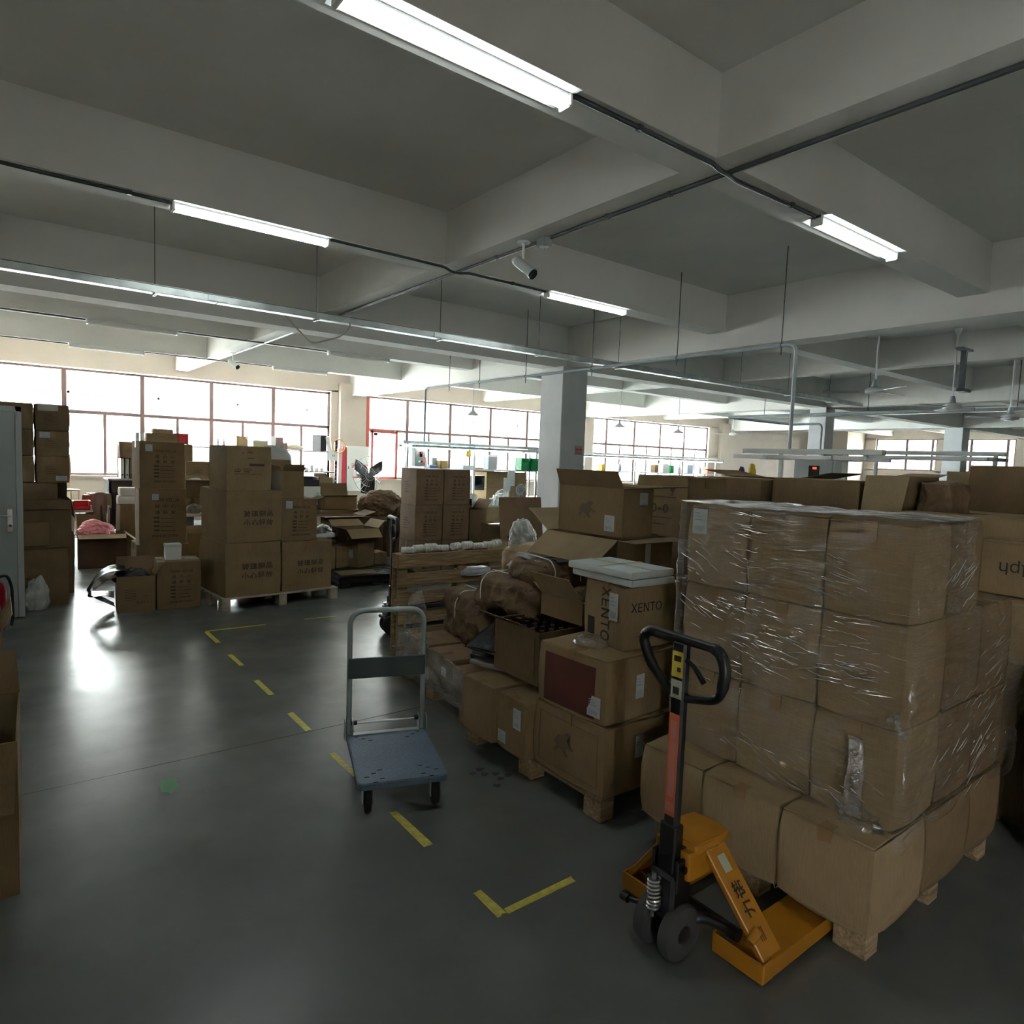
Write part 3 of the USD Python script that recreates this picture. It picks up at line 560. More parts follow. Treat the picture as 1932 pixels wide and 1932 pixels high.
PRINTS = dict(yv=pr_yv, glass=pr_glass, lines=pr_lines, ship=pr_ship, marks=pr_marks, stamp=pr_stamp, xent=pr_xent, xent2=pr_xent2, panel=pr_panel, frame=pr_frame, horse=pr_horse)
PINK_ = {"panel": REDPRINT, "horse": plain("faded_ink", (.16, .115, .07), .8), "frame": plain("faded_ink", (.16, .115, .07), .8), "xent": INK, "xent2": INK, "stamp": INKB}
def carton(label, x, y, z, w, d, h, rot=0, m=0, opened=None, tape="x", stick=(), prints=(), group=None, name="carton", cat="carton", bulge=.008, noise=.003, flapmat=None, inner=None):
    """a corrugated carton. (x, y) is the corner with the least x and y before it is turned; opened: {side: (length share, angle up from level)}"""
    t = thing(name, label, cat, (x, y, z), rot, group)
    cm = CARD[m] if isinstance(m, int) else m
    sd = _count["/World/" + name]
    if opened is None:
        part(t, "body", soft(w, d, h - .005, .010, bulge, sd, noise), cm, 50)
        lo = w >= d
        g = .0015
        for k in (0, 1):
            if lo: q = T(cb(w - .008, d / 2 - .004 - g, .006, .002), (.004, .004 if k == 0 else d / 2 + g, h - .006))
            else: q = T(cb(w / 2 - .004 - g, d - .008, .006, .002), (.004 if k == 0 else w / 2 + g, .004, h - .006))
            part(t, "top_flap", q, cm, 30)
        if tape:
            tw = .05
            if lo: ms = [bx(-.0, w, d / 2 - tw / 2, d / 2 + tw / 2, h - .0005, h + .0008)] + [bx(a, b, d / 2 - tw / 2, d / 2 + tw / 2, h - .08, h) for a, b in ((-.0035 - bulge * .2, -.001), (w + .001, w + .0035 + bulge * .2))]
            else: ms = [bx(w / 2 - tw / 2, w / 2 + tw / 2, 0, d, h - .0005, h + .0008)] + [bx(w / 2 - tw / 2, w / 2 + tw / 2, a, b, h - .08, h) for a, b in ((-.0035 - bulge * .2, -.001), (d + .001, d + .0035 + bulge * .2))]
            part(t, "tape", ms, TAPE, False)
    else:
        k = .005
        im = inner or CARD_IN
        part(t, "body", [T(soft(w, k, h, .002, .002, sd, .0015, 3), (0, 0, 0)), T(soft(w, k, h, .002, .002, sd + 1, .0015, 3), (0, d - k, 0)), T(soft(k, d, h, .002, .002, sd + 2, .0015, 3)), T(soft(k, d, h, .002, .002, sd + 3, .0015, 3), (w - k, 0, 0)), bx(0, w, 0, d, 0, k)], cm, 50)
        part(t, "lining", [bx(k, w - k, k, k + .001, k, h - .004), bx(k, w - k, d - k - .001, d - k, k, h - .004), bx(k, k + .001, k, d - k, k, h - .004), bx(w - k - .001, w - k, k, d - k, k, h - .004), bx(k, w - k, k, d - k, k, k + .001)], im, False)
        for side, (share, ang) in opened.items():
            L = (w if side in "NS" else d); D = (d if side in "NS" else w) * share
            fm = ext([(0, 0), (L, 0), (L - .012, D), (.012, D)], .004)
            v = fm.vertices; v[:, 2] += (v[:, 1] / max(D, .01)) ** 2 * .012 * RNG.uniform(-1, 1)
            fm = T(fm, rx=ang)
            X = {"S": lambda q: T(T(q, rz=180), (w, 0, h)), "N": lambda q: T(q, (0, d, h)), "E": lambda q: T(T(q, rz=-90), (w, d, h)), "W": lambda q: T(T(q, rz=90), (0, 0, h))}[side]
            part(t, "flap", X(fm), flapmat or cm, 30)
    skin = (bulge, noise, sd) if opened is None else (.002, .0015, sd)
    for face, kind in prints:
        a, b = (w if face in "NST" else d), (d if face == "T" else h)
        ms = [onface(q, face, 0, 0, w, d, h, .0022, skin) for q in PRINTS[kind](a, b)]
        for q in (ms if len(ms) < 8 and kind != "panel" else [cat_(ms)]): part(t, "print", q, PINK_.get(kind, INKB), False)
    for face, u, v, sw, sh in stick:
        s = part(t, "label_sheet", onface(cb(sw, sh, .0012, 0), face, u, v, w, d, h, .003, skin, True), LABEL, False, "white paper label")
        if sw > .05: part(s, "label_print", onface(cat_([bx(sw * .12, sw * (.5 + .1 * (q % 3)), sh * (.8 - .13 * q), sh * (.85 - .13 * q), 0, .0006) for q in range(3)] + [bx(sw * (.15 + .06 * q), sw * (.18 + .06 * q), sh * .1, sh * .32, 0, .0006) for q in range(11)] + [bx(0, .0001, 0, .0001, 0, .0001), bx(sw - .0001, sw, sh - .0001, sh, 0, .0001)]), face, u, v, w, d, h, .0043, skin, True), GREYPAINT, False)
    return t
def pallet(label, x, y, z, w, d, rot=0, m=None, h=.13, boards=7, name="wooden_pallet", tilt=None, bottom=True):
    """deck boards run along x on three bearers along y"""
    t = thing(name, label, "pallet", (x, y, z), rot, tilt=tilt); m = m or WOOD
    bw = min(.115, d / boards * .78)
    for k in range(boards):
        yy = (d - bw) * k / (boards - 1)
        part(t, "deck_board", T(cb(w, bw, .018, .002), (0, yy, h - .018 + RNG.uniform(-.001, .001))), m, 30)
    for k in range(3):
        xx = (w - .09) * k / 2
        part(t, "bearer_board", T(cb(.09, d, .018, .002), (xx, 0, h - .037)), m, 30)
        for j in range(3): part(t, "block", T(cb(.09, .12, h - .037 - (.018 if bottom else 0), .003), (xx, (d - .12) * j / 2, .018 if bottom else 0)), m, 30)
        if bottom: part(t, "bottom_board", T(cb(.09, d, .017, .002), (xx, 0, 0)), m, 30)
    return t
def bundle(label, x, y, z, w, d, h, rot=0, seed=0, straps=(), m=None, name="paper_bundle", r=.05, noise=.022, tilt=None):
    t = thing(name, label, "paper bundle", (x, y, z), rot, tilt=tilt)
    b = soft(w, d, h, min(r, h * .35, d * .35), .015, seed, noise, 26); vn = b.vertex_normals
    b.vertices = b.vertices - vn * (np.abs(fbm(b.vertices * 7 + seed, 2, seed + 3) - .5) * .11 - .012)[:, None] + vn * ((fbm(b.vertices * 17 + seed, 2, seed + 5) - .5) * .02)[:, None]
    part(t, "wrapping", b, m or KRAFT, 30)
    for s in straps:
        if s[0] == "x": pts = [(s[1], -.022, h * .3), (s[1], -.022, h * .85), (s[1], .03, h + .028), (s[1], d / 2, h + .034), (s[1], d - .03, h + .028), (s[1], d + .012, h * .5)]
        else: pts = [(-.022, s[1], h * .3), (-.022, s[1], h * .85), (.03, s[1], h + .028), (w / 2, s[1], h + .034), (w - .03, s[1], h + .028), (w + .012, s[1], h * .5)]
        part(t, "strap", tube(bend(pts, .03), .004, 6), WHITE, 40)
    return t
def lump(label, cat, x, y, z, w, d, h, m, seed=0, name="plastic_bag", rough=.22, sub=4, rot=0):
    """a crumpled sack or bag resting on its base"""
    s = trimesh.creation.icosphere(sub); v = s.vertices.copy()
    n = fbm(v * 1.6 + seed * 3.1, 4, seed) - .5; n2 = fbm(v * 5 + seed, 3, seed + 9) - .5
    v *= (1 + n * rough * 3 + n2 * rough)[:, None]
    v[:, 2] = np.maximum(v[:, 2], -.62); v -= v.min(0); v /= v.max(0)
    s.vertices = v * (w, d, h)
    s.apply_translation((-w / 2, -d / 2, 0))
    return solo(name, s, m, label, cat, (x, y, z), rot, smooth=60)

# ---- left: door, extinguisher, cartons at the frame's left edge
dr = thing("door_1", kind="structure", loc=(X0 + .02, 8.02, .012))
part(dr, "leaf", bx(0, .925, 0, .04, 0, 2.04, .003), DOORPAINT, 20)
part(dr, "rim_moulding", [bx(0, .925, -.006, 0, 1.99, 2.04, .002), bx(.875, .925, -.006, 0, 0, 2.04, .002), bx(0, .05, -.006, 0, 0, 2.04, .002)], DOORRIM, 20)
hd = part(dr, "handle_plate", bx(.80, .845, -.016, -.006, .84, 1.06, .003), CHROME, 20)
part(hd, "lever", tube(bend([(.823, -.012, 1.0), (.823, -.055, 1.0), (.70, -.058, .995)], .02), .010, 10), CHROME, 40)
part(hd, "keyhole", T(trimesh.creation.cylinder(.012, .006, sections=16), (.823, -.018, .90), rx=90), BLACK, 40)
part(dr, "hinge", [T(trimesh.creation.cylinder(.008, .09, sections=10), (-.004, -.004, zz)) for zz in (.25, 1.0, 1.8)], CHROME, 40)
ex = thing("fire_extinguisher", "dark red fire extinguisher with black hose standing before the door", "fire extinguisher", (-.035, 7.62, 0))
part(ex, "cylinder", lathe([(0, 0), (.075, 0), (.082, .02), (.085, .04), (.085, .36), (.07, .42), (.03, .45), (.03, .47), (0, .47)], 28), REDPAINT, 40)
part(ex, "foot_band", lathe([(.086, .10), (.0875, .105), (.0875, .12), (.086, .125)], 28), WHITE, 40)
part(ex, "valve", [T(cb(.05, .04, .05, .006), (-.025, -.02, .46)), T(cb(.15, .02, .012, .003), (-.11, -.01, .515)), T(cb(.13, .02, .01, .003), (-.1, -.01, .49))], BLACK, 30)
part(ex, "hose", tube(bend([(.02, 0, .48), (.09, -.01, .50), (.125, -.02, .40), (.13, -.03, .12), (.115, -.03, .03)], .06), .012, 10), RUBBER, 40)

carton("tall open carton at the left edge with its cream flaps folded out, beside the extinguisher", -.50, 4.95, 0, .505, .60, .585, 0, 2, {"S": (.30, -70), "N": (.30, 35), "E": (.22, 64), "W": (.3, 20)}, flapmat=FLAPTAN)
carton("deep open carton at the lower left edge, nearest to the camera", -.44, 3.06, 0, .482, .62, .60, -2, 1, {"S": (.42, -82), "W": (.3, -60), "N": (.3, 80)})
# stack behind the door
g = "cartons stacked behind the open door"
for k, (z0, h) in enumerate(((1.305, .27), (1.578, .268), (1.848, .266))):
    carton(("bottom of the three slim cartons partly hidden by the door edge", "middle slim carton partly hidden by the door edge", "top slim carton partly hidden by the door edge")[k], -.12, 8.52, z0, .425, .42, h, 0, (1, 3, 1)[k], group=g)
carton("carton with a white lower right label, third from the top behind the door", .325, 8.5, 1.305, .285, .42, .272, 0, 1, group=g, stick=[("S", .165, .02, .10, .05)], prints=[("S", "lines")])
carton("carton with a torn white label at upper left, second from the top behind the door", .325, 8.51, 1.578, .285, .42, .268, 0, 1, group=g, stick=[("S", .03, .19, .09, .06)], prints=[("S", "lines")])
tc = carton("topmost carton of the tall stack behind the door, with crumpled tape on its upper edge", .325, 8.5, 1.847, .287, .42, .266, 0, 3, group=g, prints=[("S", "lines")], bulge=.012)
part(tc, "torn_tape", T(soft(.17, .004, .06, .0015, .004, 3, .006, 6), (.02, -.014, .20)), plain("torn_clear_tape", (.50, .49, .44), .35), 40)
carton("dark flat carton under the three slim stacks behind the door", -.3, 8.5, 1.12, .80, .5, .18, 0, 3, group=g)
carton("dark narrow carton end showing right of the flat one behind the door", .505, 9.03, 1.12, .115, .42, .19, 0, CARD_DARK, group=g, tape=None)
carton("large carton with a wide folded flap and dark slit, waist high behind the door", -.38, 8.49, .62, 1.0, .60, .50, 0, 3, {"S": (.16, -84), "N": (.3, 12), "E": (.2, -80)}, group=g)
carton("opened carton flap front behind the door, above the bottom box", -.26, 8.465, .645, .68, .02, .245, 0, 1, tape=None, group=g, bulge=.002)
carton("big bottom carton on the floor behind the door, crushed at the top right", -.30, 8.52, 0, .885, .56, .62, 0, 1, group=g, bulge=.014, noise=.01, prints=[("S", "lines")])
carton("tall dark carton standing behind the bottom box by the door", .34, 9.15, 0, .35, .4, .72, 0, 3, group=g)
lump("crumpled clear plastic bag on the floor beside the door", "plastic bag", .30, 8.36, 0, .24, .16, .36, WHITEBAG, 4)

# YARA VILLA stack and the two floor cartons before it
g = "cartons printed with block lettering, left of centre"
S2 = [("lowest carton of the printed stack, half hidden by the two floor boxes", 1.30, 9.0, 0, .58, .5, .545), ("middle tall carton of the printed stack with a square label", 1.335, 9.0, .545, .505, .48, .672), ("upper carton of the printed stack with a tilted square label", 1.345, 9.02, 1.217, .495, .46, .565)]
for k, (l, x, y, z, w, d, h) in enumerate(S2):
    carton(l, x, y, z, w, d, h, (-2, -3, 2)[k], 1, group=g, prints=[("S", "yv")] if k else [], stick=[("S", .135, h - .14, .07, .075)] if k == 1 else ([("S", .06, h - .12, .075, .08)] if k == 2 else []))
carton("open carton on the floor with dark plastic spilling over its left side", .949, 7.80, 0, .35, .36, .375, -5, 1, {"N": (.45, 85), "E": (.5, 55), "W": (.42, -12)}, prints=[("S", "stamp")], flapmat=CARD[4])
lump("dark grey plastic sheet bulging out of the open floor carton", "plastic sheet", 1.10, 7.98, .27, .36, .24, .17, DARKBAG, 6, "plastic_sheet")
def ribbon(path, width, t=.004, nw=7, seed=0, wob=.02):
    """a bent sheet: a path in the xz plane, given width along y"""
    P = bend([(x, 0, z) for x, z in path], .06, 5); n = len(P); V = []
    for side in (0, 1):
        for i, p in enumerate(P):
            for j in range(nw):
                q = np.array((p[0], (j / (nw - 1) - .5) * width, p[2])); q += (np.array([float(fbm(q * 5 + seed + k * 9, 2, k)) for k in range(3)]) - .5) * wob * 2
                V.append(q + (0, 0, side * t))
    f = []; m = n * nw
    for i in range(n - 1):
        for j in range(nw - 1):
            a = i * nw + j; f += [[a, a + nw, a + nw + 1], [a, a + nw + 1, a + 1], [m + a, m + a + nw + 1, m + a + nw], [m + a, m + a + 1, m + a + nw + 1]]
    edge = [i * nw for i in range(n)] + [(n - 1) * nw + j for j in range(1, nw)] + [i * nw + nw - 1 for i in range(n - 2, -1, -1)] + [j for j in range(nw - 2, 0, -1)]
    for a, b in zip(edge, edge[1:] + edge[:1]): f += [[a, b, m + b], [a, m + b, m + a]]
    return M(V, f)
fo = thing("plastic_sheet", "dark torn film and cardboard strip drooping off the left side of the open floor carton", "plastic sheet", (.955, 8.0, 0), -4)
part(fo, "film_sheet", ribbon([(.10, .43), (-.04, .44), (-.16, .36), (-.24, .20), (-.20, .19), (-.08, .20), (-.02, .17)], .30, .004, 7, 3, .03), DARKBAG, 60)
part(fo, "cardboard_strip", ribbon([(-.01, .37), (-.09, .33), (-.19, .24)], .22, .005, 5, 6, .008), CARD[4], 60)
part(fo, "lower_strip", ribbon([(-.23, .195), (-.12, .12), (-.01, .05)], .24, .004, 5, 8, .02), CARD_DARK, 60)
carton("printed carton on the floor under the small white box", 1.318, 7.80, 0, .42, .42, .505, -6, 1, prints=[("S", "yv")], noise=.006)
wb = thing("white_box", "small white box standing on the printed floor carton", "box", (1.42, 7.92, .507), -4)
part(wb, "body", soft(.155, .15, .165, .006, .003, 2, .001, 4), WHITE, 40); part(wb, "lid", bx(-.003, .158, -.003, .153, .135, .169, .003), FOAM, 30)

# white pallet with the glassware cartons
pallet("pale painted pallet on the floor under the glassware cartons", 1.86, 7.38, 0, 1.33, .93, 4.5, PALEWOOD, .14, bottom=False)
def at(u, v, o=(1.90, 7.41), a=4.5): a = math.radians(a); return o[0] + u * math.cos(a) - v * math.sin(a), o[1] + u * math.sin(a) + v * math.cos(a)
g = "glassware cartons on the white pallet"
carton("bottom left glassware carton on the white pallet", *at(0, 0), .14, .60, .84, .585, 4.5, 0, prints=[("S", "glass")], group=g, noise=.008)
carton("bottom right glassware carton on the white pallet, with water stains", *at(.63, .03), .14, .60, .80, .56, 4.5, 0, prints=[("S", "glass")], group=g, noise=.008)
carton("middle glassware carton in the left column on the white pallet", *at(.01, 0), .728, .60, .80, .555, 4.5, 0, prints=[("S", "glass")], group=g, noise=.008)
carton("top carton of the left column on the white pallet, with shipping marks", *at(.02, .03), 1.285, .47, .60, .475, 3, 2, prints=[("S", "ship")], group=g)
carton("printed carton with a pale square label, middle of the right column", *at(.64, .08), .702, .42, .55, .485, 4.5, 1, prints=[("S", "yv")], stick=[("S", .05, .375, .075, .085)], group=g)
tb = carton("rounded open topped carton on top of the right column", *at(.65, .10), 1.19, .255, .35, .31, 3, 1, {"N": (.35, 70), "S": (.25, 60), "E": (.2, 55), "W": (.25, 50)}, group=g)
kb = thing("black_crate", "black plastic crate behind the top carton, between the two columns", "crate", (2.47, 8.05, 1.285), 4)
part(kb, "shell", [bx(0, .34, 0, .012, 0, .24), bx(0, .34, .288, .3, 0, .24), bx(0, .012, 0, .3, 0, .24), bx(.328, .34, 0, .3, 0, .24), bx(0, .34, 0, .3, 0, .012)], BLACK, False); part(kb, "rim", [bx(-.01, .35, -.01, .004, .225, .245), bx(-.01, .35, .296, .31, .225, .245), bx(-.01, .004, 0, .3, .225, .245), bx(.336, .35, 0, .3, .225, .245)], BLACK, False)
carton("plain carton standing behind the glassware cartons, under the black crate", 2.42, 8.34, 0, .62, .5, 1.28, 4, 1)
lump("big white plastic sack behind the top cartons of the white pallet", "plastic sack", 2.95, 9.15, 1.18, .55, .4, .62, WHITEBAG, 11, "plastic_sack", .10)
carton("carton supporting the white sack behind the white pallet", 2.65, 8.95, 0, .65, .5, 1.18, 0, 3)

# printed 2 x 2 stack before the middle windows
g = "printed cartons stacked two wide before the middle windows"
nm = [["lower left", "lower right"], ["middle left", "middle right"], ["top left", "top right"]]
for r_ in range(3):
    for c_ in range(2):
        carton(f"{nm[r_][c_]} carton of the printed double stack before the middle windows", 4.655 + .462 * c_ + .01 * r_, 8.3 + .006 * r_, .515 * r_, .45, .44, .512, 0, 4, prints=[("S", "yv"), ("W", "lines")], group=g, bulge=.005)
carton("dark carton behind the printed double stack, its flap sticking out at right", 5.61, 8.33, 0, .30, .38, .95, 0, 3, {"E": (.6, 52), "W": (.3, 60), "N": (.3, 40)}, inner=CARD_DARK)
kb2 = carton("black box right of the printed double stack", 5.62, 8.80, .0, .34, .3, 1.08, 0, BLACK, tape=None, bulge=.001)

# ------------------------------------------------------------------ platform trolley
DECKM = plain("blue_deck_plastic", (.115, .175, .26), .5, bump=.25, scale=90, vary=.14)
tr = thing("platform_trolley", "blue platform trolley with a grey tube handle, in the middle of the aisle", "trolley", (1.622, 3.044, 0), -18.3)
W_, D_ = .435, .62
rr = Polygon([(-W_ / 2, -D_ / 2), (W_ / 2, -D_ / 2), (W_ / 2, D_ / 2), (-W_ / 2, D_ / 2)]).buffer(-.03).buffer(.03, quad_segs=4)
part(tr, "deck", [T(ext(rr, .028), (0, 0, .142)), T(ext(rr.buffer(-.006), .004), (0, 0, .1695))], DECKM, 30)
part(tr, "rear_strip", bx(-.19, .19, D_ / 2 - .05, D_ / 2 - .012, .172, .178, .003), GREYPAINT, 20)
for sx in (-1, 1):
    for sy, n in ((1, 3), (-1, 5)):
        for k in range(n):
            px_, py_ = sx * (.10 + .035 * (k % 3)) , sy * (.18 + .03 * k)
            part(tr, "deck_slot", bx(px_ - .011, px_ + .011, py_ - .004, py_ + .004, .1732, .1745), RUBBER, False)
TUBE = plain("trolley_tube_paint", (.36, .44, .45), .38, metal=.2)
hx = .205
part(tr, "handle_tube", tube(bend([(-hx, D_ / 2 - .02, .165), (-hx, D_ / 2 + .005, .86), (hx, D_ / 2 + .005, .86), (hx, D_ / 2 - .02, .165)], .085, 8), .0145, 14), TUBE, 50)
part(tr, "handle_panel", bx(-hx - .008, hx + .008, D_ / 2 - .025, D_ / 2 - .012, .485, .60, .004), plain("trolley_panel_paint", (.055, .085, .09), .5), 20)
part(tr, "lock_rod", tube([(-hx + .015, D_ / 2 - .01, .228), (hx - .015, D_ / 2 - .01, .228)], .006, 10), CHROME, 50)
for s in (-1, 1):
    b = part(tr, "hinge_bracket", [bx(s * hx - .022, s * hx - .017, D_ / 2 - .05, D_ / 2 + .02, .15, .255, .002), bx(s * hx + .017, s * hx + .022, D_ / 2 - .05, D_ / 2 + .02, .15, .255, .002)], GREYPAINT, 20)
    part(b, "release_knob", T(trimesh.creation.cylinder(.013, .05, sections=14), (s * hx - s * .02, D_ / 2 - .01, .232), ry=90), BLACK, 40)
    for sy in (-1, 1):
        w = part(tr, "caster_fork", [bx(s * .165 - .03, s * .165 + .03, sy * .24 - .03, sy * .24 + .03, .128, .142), bx(s * .165 - .027, s * .165 - .022, sy * .24 - .02, sy * .24 + .02, .045, .13), bx(s * .165 + .022, s * .165 + .027, sy * .24 - .02, sy * .24 + .02, .045, .13)], GREYPAINT, 20)
        part(w, "wheel", T(lathe([(.0, -.014), (.052, -.014), (.056, -.008), (.056, .008), (.052, .014), (0, .014)], 24), (s * .165, sy * .24, .056), ry=90), RUBBER, 40)

# ------------------------------------------------------------------ hand pallet trucks
DECAL = plain("orange_decal", (.62, .13, .055), .5); YLAB = plain("yellow_decal", (.60, .50, .06), .5); PALEL = plain("pale_decal", (.45, .47, .36), .5)
def pallet_truck(label, x, y, rot, forkcol=YELLOW, plainhandle=False):
    t = thing("pallet_truck", label, "pallet truck", (x, y, 0), rot)
    hz = 1.125
    loop = [(0, .03, .925), (0, .135, 1.01), (0, .175, 1.09), (0, .150, hz), (0, -.150, hz), (0, -.178, 1.07), (0, -.165, .955), (0, -.03, .925)]
    lp = bend(loop, .05, 6)
    part(t, "handle_loop", tube(lp, [.0155 if abs(q[1]) < .125 or q[2] < 1.0 else .0195 for q in lp], 12), BLACK, 50)
    sh = part(t, "handle_shaft", [bx(-.018, .018, -.028, .028, .42, 1.12, .008), bx(-.024, .024, -.036, .036, .28, .47, .006)], BLACK, 30)
    part(t, "control_lever", tube(bend([(-.005, -.02, 1.06), (-.01, -.06, 1.05), (-.01, -.105, 1.0)], .03), [.008] * 2 + [.007] * 3 + [.009] * 2, 8), BLACK, 50)
    if not plainhandle:
        d = part(t, "warning_decal", bx(-.0193, -.018, -.021, .021, .50, .865), DECAL, False, "long red orange warning decal")
        part(d, "decal_print", [bx(-.0199, -.0193, -.012, .012, .57, .84), bx(-.0199, -.0193, -.018, .018, .515, .545)], plain("decal_pale_print", (.55, .22, .16), .5), False)
        part(t, "yellow_decal", bx(-.0193, -.018, -.023, .023, .995, 1.085), YLAB, False, "yellow caution decal")
        part(t, "pale_decal", bx(-.0193, -.018, -.023, .023, .92, .985), PALEL, False, "pale instruction decal")
        for q in (bx(-.0199, -.0193, -.015, .015, 1.05, 1.07), bx(-.0199, -.0193, -.015, .0, 1.015, 1.03), bx(-.0199, -.0193, -.012, .014, .935, .96)): part(t, "decal_mark", q, INK, False)
    # pump and steering
    part(t, "pump_block", [bx(-.045, .06, -.055, .055, .13, .30, .012), T(trimesh.creation.cylinder(.045, .10, sections=20), (.03, 0, .34))], BLACK, 30)
    part(t, "pivot_fork", [bx(-.03, .03, -.06, -.045, .24, .36, .006), bx(-.03, .03, .045, .06, .24, .36, .006), T(trimesh.creation.cylinder(.012, .14, sections=12), (0, 0, .325), rx=90)], BLACK, 30)
    cx = -.062
    part(t, "spring", tube([(cx + .021 * math.cos(a), .012 + .021 * math.sin(a), .17 + .11 * a / (2 * math.pi * 8)) for a in np.linspace(0, 16 * math.pi, 130)], .0055, 6), CHROME, 50)
    part(t, "piston_rod", T(trimesh.creation.cylinder(.011, .16, sections=14), (cx, .012, .225)), CHROME, 50)
    part(t, "foot_lever", [tube(bend([(-.03, .05, .16), (-.07, .085, .155), (-.075, .13, .15)], .03), .009, 8), T(trimesh.creation.cylinder(.016, .03, sections=12), (-.075, .13, .15), rx=90)], BLACK, 40)
    for s in (-1, 1):
        w = part(t, "steer_wheel", T(lathe([(.0, -.022), (.07, -.024), (.092, -.020), (.097, -.010), (.097, .010), (.092, .020), (.07, .024), (0, .022)], 32), (-.0, s * .056, .097), rx=90), plain("dark_tread", (.055, .055, .055), .7), 40)
        part(w, "wheel_hub", T(lathe([(0, -.027), (.03, -.027), (.034, -.02), (.034, .02), (.03, .027), (0, .027)], 20), (0, s * .056, .097), rx=90), BLACK, 40)
    part(t, "axle_carrier", bx(-.02, .02, -.035, .035, .07, .15, .006), BLACK, 30)
    # yellow chassis
    part(t, "pump_hood", T(ext(Polygon([(-.035, -.065), (.10, -.075), (.15, -.06), (.15, .06), (.10, .075), (-.035, .065)]).buffer(.012), .10), (.055, 0, .285)), forkcol, 30)
    part(t, "hood_cap", soft(.20, .165, .045, .02, .006, 1, .0, 6), forkcol, 50); stage.GetPrimAtPath(f"{t}/hood_cap").GetAttribute("points").Set([Gf.Vec3f(p[0] + .035, p[1] - .0825, p[2] + .365) for p in stage.GetPrimAtPath(f"{t}/hood_cap").GetAttribute("points").Get()])
    for s in (-1, 1):
        p0, p1 = np.array((.145, s * .06, .385)), np.array((.19, s * .305, .06))
        ax = p1 - p0; L = np.linalg.norm(ax); ax /= L
        sx = np.array((1.0, 0, 0)); sz = np.cross(ax, sx)
        arm = bx(-.055, .055, -.012, .012, 0, L, .004); v = arm.vertices.copy()
        arm.vertices = p0 + v[:, :1] * sx + v[:, 1:2] * sz + v[:, 2:] * ax
        a = part(t, "side_arm", arm, forkcol, 30)
        if s < 0:
            fr = lambda m, u, q, out=.0125: (lambda mm: mm)(M(p0 + (m.vertices[:, :1] + q) * sx * 1 + (m.vertices[:, 1:2] * -1 + u) * ax + (m.vertices[:, 2:] + out) * (sz if sz[2] > 0 else -sz), m.faces))
            NUO = [T(T(text("诺", .05), rz=90), (0, 0, 0)), T(T(text("力", .05), rz=90), (0, 0, 0))]
            part(a, "arm_lettering", [fr(NUO[0], L * .42, .0), fr(NUO[1], L * .58, .0)], INK, False)
            part(a, "arm_notice", [fr(bx(-.02, .02, -.03, .03, 0, .0006), L * .20, .0)], PALEL, False, "small pale notice sticker")
            part(a, "arm_small_print", [fr(bx(-.014 + .01 * k, -.008 + .01 * k, -.022, .022, 0, .0006), L * .78, 0) for k in range(3)], plain("brown_print", (.20, .08, .01), .6), False)
        y0, y1 = (.155, .315) if s > 0 else (-.315, -.155)
        prof = [(.17, .020), (.21, .02), (1.12, .035), (1.18, .05), (1.18, .06), (1.10, .083), (.17, .085)]
        fk = T(ext(prof, .16), (0, 0, 0)); v = fk.vertices.copy(); fk.vertices = np.stack([v[:, 0], v[:, 2] + y0, v[:, 1]], 1); fk.invert() if fk.volume < 0 else None
        part(t, "fork", fk, forkcol, 30)
        part(t, "front_frame", [bx(.12, .18, s * .315 - (.008 if s > 0 else 0), s * .315 + (0 if s > 0 else .008), .015, .085, .003), bx(.112, .12, min(s * .115, s * .315), max(s * .115, s * .315), .015, .085, .003), bx(.12, .18, s * .115 - .004, s * .115 + .004, .015, .085, .002)], forkcol, 30)
        part(t, "load_roller", T(trimesh.creation.cylinder(.036, .07, sections=20), (1.02, s * .235, .036), rx=90), WHITE, 40)
    part(t, "torsion_tube", T(trimesh.creation.cylinder(.024, .40, sections=16), (.14, 0, .11), rx=90), BLACK, 40)
    part(t, "linkage", [tube(bend([(.03, -.04, .10), (.09, -.07, .13), (.135, -.16, .115)], .04), .02, 10)], BLACK, 40)
    part(t, "fork_stop_pin", T(trimesh.creation.cylinder(.015, .05, sections=16), (.13, -.262, .15), ry=60), forkcol, 40)
    return t
pallet_truck("yellow hand pallet truck with black handle, nearest the camera, forks under the wrapped pallet", 1.865, 1.437, 0)

# ------------------------------------------------------------------ stretch wrapped pallet load
pallet("wooden pallet under the stretch wrapped load, its deck ends sticking out", 2.40, .985, 0, 1.15, .96, 0, None, .147, bottom=False)
g = "cartons of the stretch wrapped load"
for k, (y0, y1) in enumerate(((.945, 1.282), (1.29, 1.628), (1.636, 1.955))):
    carton(("nearest corner carton in the bottom row of the wrapped load", "middle carton in the bottom row, above the truck's yellow hood", "carton in the bottom row behind the black truck handle")[k], 2.31, y0, .148, .40, y1 - y0, .315, 0, 2, group=g, tape="x", bulge=.016, noise=.006, flapmat=None)
carton("dark carton on the right flank of the bottom row of the wrapped load", 2.73, .945, .148, .42, .42, .315, 0, 3, group=g, bulge=.012)
carton("dark carton at the back right of the bottom row of the wrapped load", 3.16, .95, .148, .36, .42, .315, 0, 3, group=g, bulge=.012)
YC = (.955, 1.262, 1.594, 1.905)
